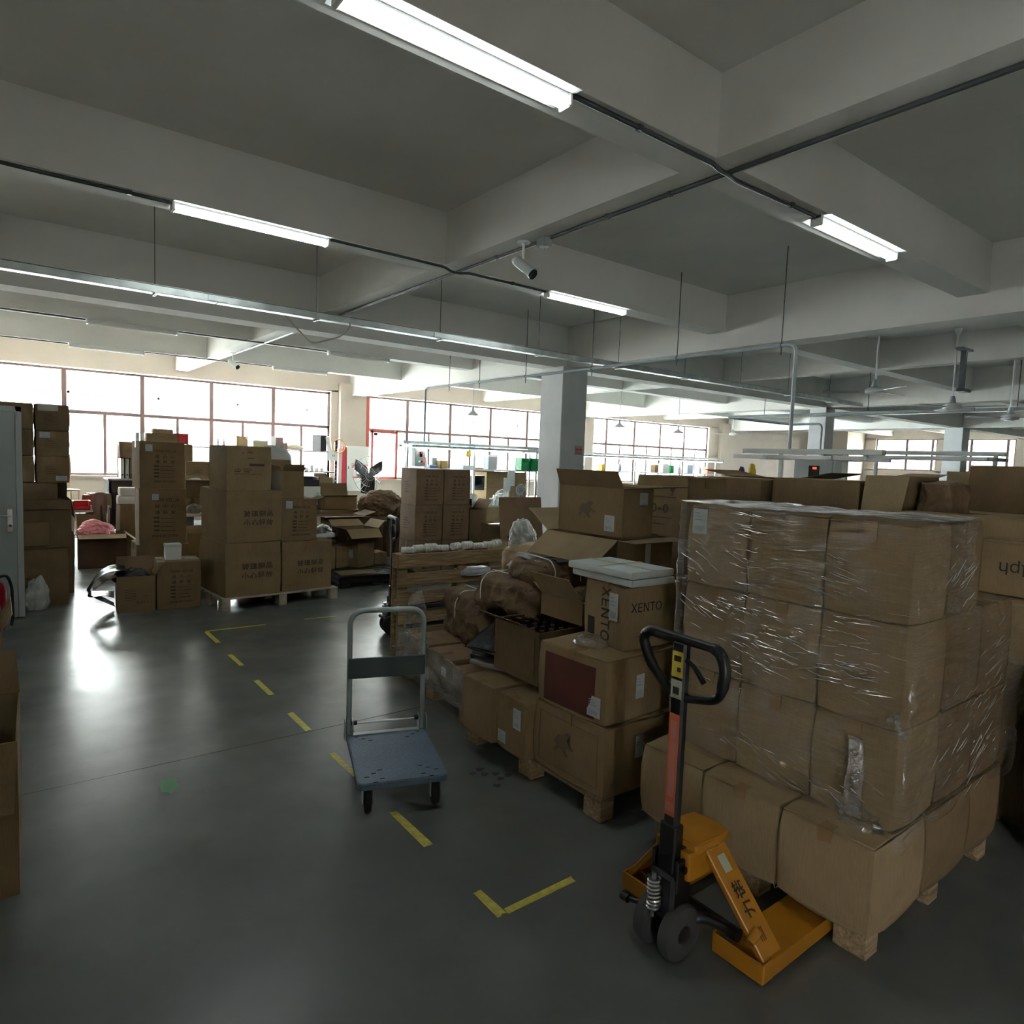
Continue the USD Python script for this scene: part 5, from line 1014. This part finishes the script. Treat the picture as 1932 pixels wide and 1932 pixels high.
# ------------------------------------------------------------------ black window rack with its goods
rk = thing("window_rack", "black steel shelf rack standing before the left windows", "rack", (3.4, 16.42, 0))
for x in (0, 1.75, 3.48):
    for y in (0, .5): part(rk, "upright", bx(x - .03, x + .03, y - .02, y + .02, 0, 2.05 if x > 3 else 1.80), BLACK, 20)
for z in (.5, 1.24, 1.755): part(rk, "shelf", bx(-.03, 3.5, -.03, .53, z - .025, z, .002), plain("rack_shelf", (.20, .15, .15), .5), 20)
part(rk, "hole_strip", [bx(3.465, 3.485, -.0225, -.0205, .8 + .1 * k, .83 + .1 * k) for k in range(12)], WHITE, False)
def small(name, label, cat, x, y, z, w, d, h, m, lid=None, rot=0, kind="box"):
    t = thing(name, label, cat, (x, y, z), rot)
    if kind == "box":
        part(t, "body", soft(w, d, h, min(.006, w * .2, h * .2), .002, 1, .001, 3), m, 50)
        part(t, "lid", bx(-.002, w + .002, -.002, d + .002, h * .86, h + .002), lid or m, 20)
    elif kind == "bottle":
        part(t, "body", lathe([(0, 0), (w / 2, 0), (w / 2, h * .68), (w * .2, h * .8), (w * .2, h * .9), (0, h * .9)], 14), m, 50)
        part(t, "cap", T(trimesh.creation.cylinder(w * .24, h * .12, sections=12), (0, 0, h * .94)), lid or WHITE, 40)
    elif kind == "jar":
        part(t, "body", lathe([(0, 0), (w * .45, 0), (w / 2, h * .1), (w / 2, h * .7), (w * .4, h * .85), (0, h * .85)], 16), m, 50)
        part(t, "lid", lathe([(0, h * .85), (w * .42, h * .85), (w * .42, h), (0, h)], 16), lid or ALU, 40)
    elif kind == "bin":
        part(t, "shell", [bx(0, w, 0, .01, 0, h * .7), bx(0, w, d - .01, d, 0, h), bx(0, .01, 0, d, 0, h), bx(w - .01, w, 0, d, 0, h), bx(0, w, 0, d, 0, .01)], m, False)
        part(t, "rim", [bx(-.012, .012, 0, d, h - .02, h), bx(w - .012, w + .012, 0, d, h - .02, h), bx(0, w, d - .012, d + .01, h - .02, h)], lid or m, False)
    return t
zt = 1.757
small("bottle", "left of two grey bottles on the black window rack", "bottle", 4.06, 16.5, zt, .05, .05, .2, GREYPAINT, BLACK, kind="bottle")
small("bottle", "right of two grey bottles on the black window rack", "bottle", 4.19, 16.5, zt, .05, .05, .2, GREYPAINT, BLACK, kind="bottle")
small("tan_bin", "tan open box with a white side on the window rack", "box", 4.47, 16.48, zt, .25, .2, .28, CARD[2], CARD[0], kind="bin")
small("olive_box", "olive and white box on the window rack, left of the white folder", "box", 4.85, 16.48, zt, .34, .2, .2, plain("olive_card", (.30, .28, .17), .7), PALEL)
small("white_folder", "upright white folder on the window rack", "folder", 5.27, 16.5, zt, .11, .2, .31, WHITE)
small("dark_box", "dark stack of boxes beside the upright white folder", "box", 5.40, 16.5, zt, .16, .2, .29, FRAME)
small("dark_box", "second dark small box beside the upright white folder", "box", 5.58, 16.48, zt, .08, .2, .18, FRAME, WHITE)
lump("cream cloth sack lying on the window rack", "cloth sack", 5.87, 16.6, zt, .5, .25, .15, plain("cream_cloth", (.62, .56, .44), .8), 8, "cloth_sack")
small("white_box", "tall pale grey box on the window rack", "box", 6.30, 16.5, zt, .21, .2, .40, plain("grey_box", (.45, .46, .50), .6))
small("dark_box", "tall dark box beside the pale grey one on the window rack", "box", 6.52, 16.5, zt, .14, .2, .40, BLACK)
solo("paper_roll", T(trimesh.creation.cylinder(.055, .36, sections=14), (0, 0, .19), ry=-12), WHITE, "white paper roll leaning at the right end of the window rack", "paper roll", (6.72, 16.5, zt + .01), smooth=40)
hp = thing("wire_hoop", "yellow wire hoop hooked on the right end of the window rack", "hoop", (6.93, 16.36, 1.90))
part(hp, "ring", T(trimesh.creation.torus(.17, .016, 28, 8), rx=90), plain("hoop_yellow", (.62, .40, .10), .5), 50); part(hp, "hook", tube([(0, 0, .16), (-.03, .06, .14)], .008, 6), BLACK, 40)
for k in range(5): small("ceramic_pot", ("leftmost white pot on the rack's middle shelf", "second white pot on the rack's middle shelf", "middle white pot on the rack's middle shelf", "fourth white pot on the rack's middle shelf", "last white pot on the rack's middle shelf, by the post")[k], "pot", 6.02 + .13 * k, 16.5, 1.242, .10, .1, .09 + .07 * (k == 2), WHITE, ALU, kind="jar")
pn = thing("paper_notice", "white paper notice tied to the rack's right post", "notice", (6.66, 16.385, 1.53)); part(pn, "sheet", soft(.26, .006, .24, .002, .002, 1, .004, 5), WHITE, 40); part(pn, "print", [bx(.10, .13, -.006, -.005, .10, .15), bx(.15, .18, -.006, -.005, .10, .15)], GREYPAINT, False)
small("black_bin", "black plastic bin on the white box right of the glassware pallet", "bin", 4.22, 11.5, 1.125, .30, .3, .16, BLACK, kind="bin")
small("white_crate", "white plastic crate under the black bin, right of the glassware pallet", "crate", 4.20, 11.5, .0, .34, .3, 1.12, WHITE, WHITE)
carton("small orange tan carton beside the black bin", 4.63, 11.8, 1.0, .26, .25, .27, 0, 2, {"S": (.4, -75), "N": (.3, 70)}, flapmat=FLAPTAN)
carton("carton under the small orange tan carton", 4.60, 11.75, 0, .34, .34, .995, 0, 1)
lump("white styrofoam scrap beside the orange tan carton", "foam scrap", 4.50, 11.55, .80, .14, .16, .30, FOAM, 15, "foam_scrap")
carton("block supporting the foam scrap by the white crate", 4.42, 11.45, 0, .18, .25, .79, 0, 3)
# fire hydrant cabinet on the pier
hy = thing("hydrant_cabinet", "white fire hydrant cabinet with red lettering on the pier between windows", "cabinet", (7.50, 17.30, .70))
part(hy, "door", bx(.07, .72, 0, .13, 0, 1.23, .006), plain("cabinet_white", (.66, .66, .63), .45), 20)
part(hy, "red_edge", bx(-.05, .05, .0, .13, 0, 1.21, .004), plain("cabinet_red", (.45, .03, .05), .5), 20)
part(hy, "side_panel", bx(-.16, -.05, .03, .13, 0, 1.15, .004), plain("cabinet_pink", (.62, .45, .43), .6), 20)
part(hy, "lettering", [T(T(text("消火栓", .13), rx=90), (.44, -.001, .70)), bx(.24, .64, -.002, -.001, .625, .63), T(T(text("火 火", .055), rx=90), (.42, -.001, .52)), bx(.24, .50, -.002, -.001, .36, .40)], INKR, False)
part(hy, "latch", bx(.10, .13, -.012, 0, .6, .68, .003), CHROME, 20)
# stand fan with big dark blades
sfn = thing("stand_fan", "big industrial stand fan with black blades before the pier", "fan", (5.9, 12.5, 0), 12)
part(sfn, "base", lathe([(0, 0), (.24, 0), (.25, .02), (.22, .05), (.05, .07), (0, .07)], 24), BLACK, 40); part(sfn, "pole", tube([(0, 0, .05), (0, 0, 1.25)], .024, 12), BLACK, 40)
part(sfn, "motor", T(lathe([(0, -.12), (.08, -.11), (.10, 0), (.07, .12), (0, .13)], 20), (-.02, .10, 1.32), rx=90), BLACK, 40)
part(sfn, "motor_badge", T(trimesh.creation.cylinder(.05, .012, sections=20), (-.06, .0, 1.34), rx=90), ALU, 40)
for k in range(3):
    b = soft(.34, .26, .012, .005, .01, k, .003, 6); b.apply_translation((.04, -.13, 0)); part(sfn, "blade", T(T(T(b, rx=32), rx=90, rz=0), (0, -.05, 0)) if False else T(T(T(b, rx=30), rz=0), (0, 0, 0)).apply_transform(trimesh.transformations.rotation_matrix(k * 2.094 + .5, (0, 0, 1))).apply_transform(trimesh.transformations.rotation_matrix(math.pi / 2, (1, 0, 0))).apply_translation((0, -.04, 1.32)), BLACK, 50)
part(sfn, "guard", [T(trimesh.creation.torus(r, .006, 36, 6), (0, -.04 - .10 * (1 - r / .36), 1.32), rx=90) for r in (.12, .24, .36)] + [tube([(.05 * math.cos(a), -.13, 1.32 + .05 * math.sin(a)), (.36 * math.cos(a), -.04, 1.32 + .36 * math.sin(a))], .003, 5) for a in np.arange(24) * math.pi / 12], CHROME, 40)
# brown paper heap and loose cartons in the middle
carton("open carton with green lining and raised back flap, mid left behind the black pallet", 4.50, 11.2, .74, .60, .40, .22, 0, 3, {"N": (.55, 80), "S": (.15, 20), "W": (.4, -20)}, inner=plain("dull_green", (.06, .10, .05), .8))
carton("carton under the green lined carton", 4.42, 11.12, .0, .85, .5, .73, 0, 3)
lump("large heap of crumpled brown kraft paper behind the black pallet", "kraft paper", 5.40, 10.78, .655, .95, .6, .46, KRAFT, 7, "kraft_paper_heap", .17, 5)
carton("carton bearing the kraft paper heap", 4.92, 10.48, 0, .95, .6, .655, 0, 3)
lump("dark brown paper bag slumped right of the kraft heap", "paper bag", 5.55, 10.22, .60, .50, .35, .30, CARD_DARK, 9, "paper_bag")
carton("carton bearing the slumped paper bag", 5.26, 10.0, 0, .6, .45, .595, 0, 3)
carton("flattened carton heap right of the lower glassware cartons", 4.0, 10.1, .30, .72, .5, .42, -3, 3, {"W": (.4, 14), "E": (.3, 20), "S": (.3, -3)})
carton("carton under the flattened carton heap", 4.0, 10.05, 0, .75, .55, .29, 0, 3)
# black plastic pallet
bp = thing("plastic_pallet", "black plastic pallet on the floor behind the leaning truck handle", "pallet", (3.42, 7.98, 0), 1)
part(bp, "deck", [bx(.0, 1.1, .13 * k, .13 * k + .105, .115, .145, .004) for k in range(9)], BLACK, 30, kind="stuff"); part(bp, "rim", [bx(0, 1.1, 0, .03, .06, .145, .004), bx(0, 1.1, 1.12, 1.15, .06, .145, .004), bx(0, .03, 0, 1.15, .06, .145, .004), bx(1.07, 1.1, 0, 1.15, .06, .145, .004)], BLACK, 30)
for x in (.02, .47, .93):
    for y in (.02, .5, .98): part(bp, "foot", bx(x, x + .15, y, y + .15, 0, .115, .01), BLACK, 30)
g = "small cartons on the black plastic pallet"
solo("cardboard_sheet", ext(Polygon([(0, 0), (.52, .02), (.60, .30), (.05, .34)]), .005), FLAPTAN, "flat tan cardboard sheet on the front of the black plastic pallet", "cardboard", (3.50, 8.12, .147), 2, smooth=False)
carton("small carton at the left end of the black plastic pallet", 3.47, 8.62, .148, .16, .3, .30, 2, 0, group=g)
carton("dark sided carton second from left on the black plastic pallet", 3.67, 8.68, .148, .27, .3, .30, 22, 0, group=g)
carton("taped carton with a white side label on the black plastic pallet", 3.95, 8.60, .148, .30, .26, .33, 18, 0, group=g, stick=[("W", .08, .12, .085, .12)])
carton("low carton at the right on the black plastic pallet, by the truck handle", 4.27, 8.75, .148, .20, .3, .17, 0, 0, group=g)
carton("open carton with wide flaps folded out, on top of the small cartons", 3.78, 8.62, .482, .50, .42, .20, 4, CARD_DARK, {"S": (.42, -40), "W": (.42, 18), "N": (.4, 30), "E": (.3, 40)}, flapmat=FLAPTAN, stick=[("W", .12, .09, .05, .06)])
carton("flat carton bridging the small cartons under the wide flapped one", 3.48, 8.92, .455, .30, .2, .05, 0, 3)
lump("white plastic bags heaped left of the wide flapped carton", "plastic bag", 3.62, 9.12, .50, .34, .3, .22, WHITEBAG, 16)
solo("white_tray", [bx(0, .26, 0, .2, 0, .012), bx(0, .26, 0, .01, 0, .05), bx(0, .01, 0, .2, 0, .05), bx(.25, .26, 0, .2, 0, .05)], WHITE, "white tray edge on the lower right glassware carton", "tray", (3.00, 7.72, .703), 8, smooth=False)
pallet_truck("second black hand pallet truck, its handle upright behind the trolley", 3.0, 5.76, -13, BLACK, True)

# ------------------------------------------------------------------ work benches
PAPERW = plain("paper_sheet_white", (.66, .72, .72), .6)
def bench(label, x0, y0, L, rot, posts, ztop=1.95, zsh=1.50, ztab=.80, depth=.75, tubes=True):
    t = thing("work_bench", label, "work bench", (x0, y0, 0), rot)
    for p in posts:
        part(t, "post", bx(p - .02, p + .02, depth / 2 - .02, depth / 2 + .02, 0, ztop, .003), ALU, 20)
        part(t, "cross_arm", bx(p - .018, p + .018, .05, depth - .05, ztop - .06, ztop - .02, .003), ALU, 20)
        for y in (.03, depth - .07): part(t, "leg", bx(p - .02, p + .02, y, y + .04, 0, ztab - .03, .003), ALU, 20)
    part(t, "top_beam", bx(0, L, depth / 2 - .04, depth / 2 + .04, ztop, ztop + .05, .004), ALU, 20)
    part(t, "lamp_channel", [bx(.05, L - .05, .10, .16, ztop - .06, ztop - .02, .003), bx(.05, L - .05, depth - .16, depth - .10, ztop - .06, ztop - .02, .003)], WHITE, 20)
    if tubes:
        for k in range(int(L // 1.3)): part(t, "lamp_tube", tube([(.15 + 1.3 * k, .13, ztop - .075), (1.30 + 1.3 * k, .13, ztop - .075)], .013, 10), E_TUBE, 40, "lit lamp tube")
    part(t, "upper_shelf", bx(0, L, depth / 2 - .16, depth / 2 + .16, zsh - .02, zsh, .003), PAPERW, 20)
    part(t, "table_top", bx(0, L, 0, depth, ztab - .03, ztab, .004), plain("bench_top_green", (.40, .46, .40), .45), 20)
    return t
bench("work bench with lamp tubes and shelf before the middle windows", 5.95, 10.75, 3.30, 0, (.1, 1.6, 3.2))
bench("long far work bench seen above the cartons, before the last windows", 10.6, 12.9, 7.9, 0, (.1, 2.0, 4.0, 6.0, 7.8))
br = bench("work bench carrying the lit control box, behind the wrapped load", 6.85, 2.85, 1.46, 90, (.35, 1.02), 1.885, 1.45, tubes=False)
bench("shiny topped work bench at the right, behind the brown sack", 9.7, 2.75, 1.55, 90, (.1, 1.45), 1.97, 1.43, tubes=False)
def control(label, x, y, z, w, d, h, rot, lights=True):
    t = thing("control_box", label, "control box", (x, y, z), rot)
    part(t, "cabinet", bx(0, w, 0, d, 0, h, .006), plain("control_grey", (.56, .60, .62), .45), 20); dr_ = part(t, "door", bx(.02, w - .02, -.008, 0, .02, h - .02, .003), plain("control_grey", (.56, .60, .62), .45), 20)
    dp = part(t, "display", bx(w * .40, w * .66, -.014, -.008, h * .52, h * .80, .002), BLACK, 20); part(dp, "display_digits", bx(w * .50, w * .60, -.0155, -.014, h * .72, h * .77), E_RED, False, "glowing red digits")
    for k, (u, m_) in enumerate(((.38, E_GREEN), (.60, BLACK), (.80, E_RED))): part(t, "indicator", T(trimesh.creation.cylinder(.016, .02, sections=14), (w * u, -.016, h * .28), rx=90), m_, 40, ("green indicator light", "black knob", "red indicator light")[k])
    return t
control("grey control box with red display and lamps on the bench behind the wrapped load", 6.60, 3.80, 1.42, .43, .18, .44, -90)
control("grey control box with orange lamp on the middle window bench", 6.12, 10.95, 1.53, .22, .2, .34, 0)
# goods on the middle bench
zs = 1.502
small("spray_bottle", "clear spray bottle on the middle bench shelf", "bottle", 6.44, 11.12, zs, .05, .05, .2, PAPERW, BLUEP, kind="bottle")
small("blue_box", "blue and white box on the middle bench shelf", "box", 6.50, 11.05, zs, .16, .12, .06, BLUEP, WHITE)
small("yellow_pot", "yellow open pot on the middle bench shelf", "pot", 6.70, 11.0, zs, .16, .15, .15, plain("dull_yellow", (.50, .40, .16), .6), kind="bin")
small("grey_box", "small grey open carton behind the yellow pot", "box", 6.62, 11.16, zs, .10, .1, .2, GREYPAINT)
small("white_tray_box", "flat white tray on the middle bench shelf", "box", 7.25, 11.05, zs, .24, .15, .07, PAPERW)
lump("yellow bag hanging under the middle bench's lamp beam", "plastic bag", 7.42, 11.13, 1.74, .12, .08, .15, YPLASTIC, 3)
small("label_printer", "grey label printer standing tall on the middle bench", "printer", 7.85, 11.05, zs, .22, .18, .30, GREYPAINT, PAPERW)
for k in range(2): small("green_bin", ("left green plastic bin on the middle bench beside the column", "right green plastic bin on the middle bench beside the column")[k], "bin", 8.66 + .24 * k, 11.0, zs, .22, .22, .26, GREENP, GREENP, kind="bin")
cab = thing("green_post", "dark green steel post at the right end of the middle bench", "post", (9.34, 11.12, 0)); part(cab, "post", bx(-.02, .02, -.05, .05, 0, 1.92, .003), plain("dark_green", (.02, .07, .04), .5), 20); part(cab, "foot_plate", bx(-.06, .06, -.08, .08, 0, .012), plain("dark_green", (.02, .07, .04), .5), 20)
zt2 = .802
JG = plain("pale_glass", (.62, .68, .64), .2)
JL = ["first glass jar at the left front of the middle bench top", "second glass jar on the middle bench top", "third glass jar on the middle bench top", "fourth glass jar on the middle bench top", "round glass jar beside the small black pot", "tall white jar at the back of the middle bench top", "second tall white jar at the back of the middle bench top", "jar near the right end of the middle bench top", "last small jar on the middle bench top"]
for k, l in enumerate(JL): small("glass_jar", l, "jar", 7.50 + .105 * k, 10.82 + .16 * (k in (5, 6)) + .04 * (k % 2), zt2, .09 + .03 * (k in (5, 6)), .1, .11 + .08 * (k in (5, 6)) + .03 * (k % 3 == 0), JG if k not in (5, 6) else WHITE, WHITE if k % 2 else ALU, kind="jar")
small("black_pot", "small black pot among the glass jars", "pot", 7.98, 10.78, zt2, .06, .06, .06, BLACK, BLACK, kind="jar")
small("green_tray", "pale green tray of parts at the right of the jars", "tray", 8.55, 10.78, zt2, .30, .2, .06, plain("pale_green", (.42, .50, .36), .5), kind="bin")
lump("white plastic bag on the left of the middle bench", "plastic bag", 7.35, 10.9, zt2, .26, .22, .24, WHITEBAG, 21)
lump("white wrapped bulk at the back of the middle bench", "wrapped goods", 8.35, 11.25, zt2, .36, .2, .30, WHITEBAG, 23, "wrapped_goods")
df = thing("desk_fan", "small grey desk fan at the right of the middle bench", "fan", (8.80, 11.2, zt2)); part(df, "base", lathe([(0, 0), (.09, 0), (.09, .02), (.02, .04), (0, .04)], 18), BLACK, 40); part(df, "stem", tube([(0, 0, .03), (0, 0, .2)], .015, 8), BLACK, 40)
part(df, "guard", [T(trimesh.creation.torus(r, .005, 26, 6), (0, -.03, .28), rx=90) for r in (.05, .09, .13)] + [tube([(0, -.04, .28), (.13 * math.cos(a), -.03, .28 + .13 * math.sin(a))], .003, 5) for a in np.arange(12) * math.pi / 6], CHROME, 40)
part(df, "blades", T(trimesh.creation.cylinder(.11, .008, sections=20), (0, -.01, .28), rx=90), GREYPAINT, 40)
small("black_printer", "black equipment stack left of the middle bench's front post", "equipment", 8.0, 11.75, 1.05, .26, .2, .30, BLACK)
sp = thing("notice_stand", "white paper notices clipped on a pole before the middle bench", "notice", (8.05, 10.62, 0)); part(sp, "pole", tube([(0, 0, 0), (0, 0, 1.5)], .018, 10), ALU, 40); part(sp, "sheet", T(soft(.17, .005, .30, .002, .002, 1, .004, 5), (-.04, -.03, 1.20)), PAPERW, 40); part(sp, "sheet", T(soft(.17, .005, .26, .002, .002, 2, .004, 5), (-.14, -.025, 1.10)), PAPERW, 40); part(sp, "foot", lathe([(0, 0), (.14, 0), (.13, .02), (0, .03)], 18), ALU, 40)
g = "cartons stacked behind the middle bench"
for k, (l, x, z, w, h) in enumerate((("lower left tan carton behind the middle bench", 9.15, 0, .62, .62), ("second tan carton from the floor behind the middle bench", 9.2, .625, .55, .42), ("open topped tan carton behind the middle bench", 9.2, 1.05, .6, .35), ("right tan carton on the floor behind the middle bench", 9.85, 0, .6, .7), ("pinkish carton at the right behind the middle bench", 9.9, .705, .5, .40), ("top carton at the right behind the middle bench", 9.95, 1.11, .45, .3))):
    carton(l, x, 13.0, z, w, .5, h, 0, (0, 2, 0, 1, 4, 3)[k], {"S": (.3, 10), "N": (.3, 40)} if k == 2 else None, group=g)
small("steel_step", "white tray of papers under the middle bench", "tray", 8.3, 10.85, .42, .4, .3, .06, WHITE, kind="bin")
st = thing("step_table", "small grey steel step table behind the white cup rolls", "table", (6.05, 8.95, 0))
part(st, "top", bx(0, .66, 0, .36, .56, .585, .004), GREYPAINT, 20); part(st, "shelf", bx(.03, .63, .02, .34, .25, .265), GREYPAINT, 20)
for x in (.02, .60):
    for y in (.02, .30): part(st, "leg", bx(x, x + .04, y, y + .04, 0, .56, .003), ALU, 20)
solo("paper_stack", soft(.40, .24, .035, .004, .004, 3, .006, 6), PAPERW, "white papers lying on the small steel step table", "paper stack", (6.20, 9.0, .587), 4)
for k, l in enumerate(("left chrome pot on the step table's lower shelf", "middle chrome pot on the step table's lower shelf", "right chrome pot on the step table's lower shelf")): small("metal_pot", l, "pot", 6.17 + .17 * k, 9.12, .267, .12, .1, .14 + .03 * (k % 2), CHROME, BLACK, kind="jar")
carton("dark olive carton behind the step table, right of the printed double stack", 6.0, 9.5, 0, .5, .3, .80, 0, 3)
lb = thing("cardboard_sheet", "big tan cardboard sheet leaning against the pile before the column", "cardboard", (5.35, 7.1, 0), -3)
part(lb, "sheet", T(soft(.70, .012, 1.22, .004, .006, 3, .006, 8), rx=-8), CARD[4], 50); part(lb, "print", [T(bx(.10 + .06 * k, .13 + .06 * k, -.012, -.0105, .62, .70), rx=-8) for k in range(4)], INKB, False)
carton("carton behind the leaning cardboard sheet", 5.42, 7.32, 0, .6, .45, .82, 0, 3)
carton("small orange tan carton left of the leaning cardboard sheet", 5.15, 7.0, .0, .26, .2, .66, -8, 4)
lump("white plastic bags beside the leaning cardboard sheet", "plastic bag", 4.80, 6.02, .66, .38, .29, .40, WHITEBAG, 27)
carton("carton holding the white plastic bags, behind the bundle pile", 4.52, 5.78, 0, .6, .5, .655, 0, 0, {"N": (.4, 20), "W": (.4, 4), "E": (.3, 50)})
# goods along the far bench
FB = [("green_bin", "green bin at the left end of the far bench, right of the column", GREENP, 11.0, .22, .24, "bin"), ("white_box", "small white box on the far bench shelf, left part", PAPERW, 12.4, .16, .14, "box"), ("yellow_bag", "yellow pouch on the far bench shelf", YPLASTIC, 13.2, .10, .18, "box"), ("bottle", "dark bottle on the far bench shelf", GREYPAINT, 13.9, .09, .26, "bottle"), ("brown_box", "brown box on the far bench shelf", CARD[3], 15.4, .14, .22, "box"),
      ("white_box", "white box with a green edge on the far bench shelf", PAPERW, 15.75, .26, .26, "box"), ("green_bag", "green pack on the far bench shelf", GREENP, 16.1, .16, .22, "box"), ("bottle", "pale bottle on the far bench shelf", PAPERW, 16.5, .10, .22, "bottle"), ("blue_box", "pale blue box on the far bench shelf", plain("pale_blue", (.40, .50, .62), .5), 16.9, .26, .26, "box"), ("bottle", "white bottle near the right end of the far bench", WHITE, 17.5, .12, .24, "bottle"), ("pink_box", "pale red box at the right end of the far bench", plain("pale_red", (.62, .30, .24), .6), 17.9, .30, .20, "box")]
for n, l, m_, x, w, h, k in FB: small(n, l, "bottle" if k == "bottle" else ("bin" if k == "bin" else "box"), x, 13.2, zs, w, .18, h, m_, None, kind=k)
carton("orange taped carton behind the topmost carton, on the far bench top", 13.0, 13.0, .802, .5, .4, .62, 0, plain("orange_carton", (.62, .28, .10), .6))
# right benches
small("green_bin", "dark green bin on the shiny right bench", "bin", 9.15, 3.95, 1.432, .40, .3, .22, plain("dark_green_bin", (.015, .14, .05), .5), kind="bin", rot=-90)
small("tan_box", "tan wrapped box on the shiny right bench shelf", "box", 9.2, 3.30, 1.432, .34, .2, .34, CARD[2], rot=-90)
small("brown_box", "reddish brown box low on the shiny right bench", "box", 9.2, 3.55, 1.432, .22, .2, .10, CARD[3], rot=-90)
lump("yellow bag hanging at the left end of the control box bench", "plastic bag", 6.55, 4.25, 1.60, .09, .08, .18, YPLASTIC, 31)
lump("dark blue bag hanging beside the yellow one on the control box bench", "plastic bag", 6.55, 4.38, 1.58, .10, .08, .16, plain("dark_blue_bag", (.05, .05, .16), .5), 33)
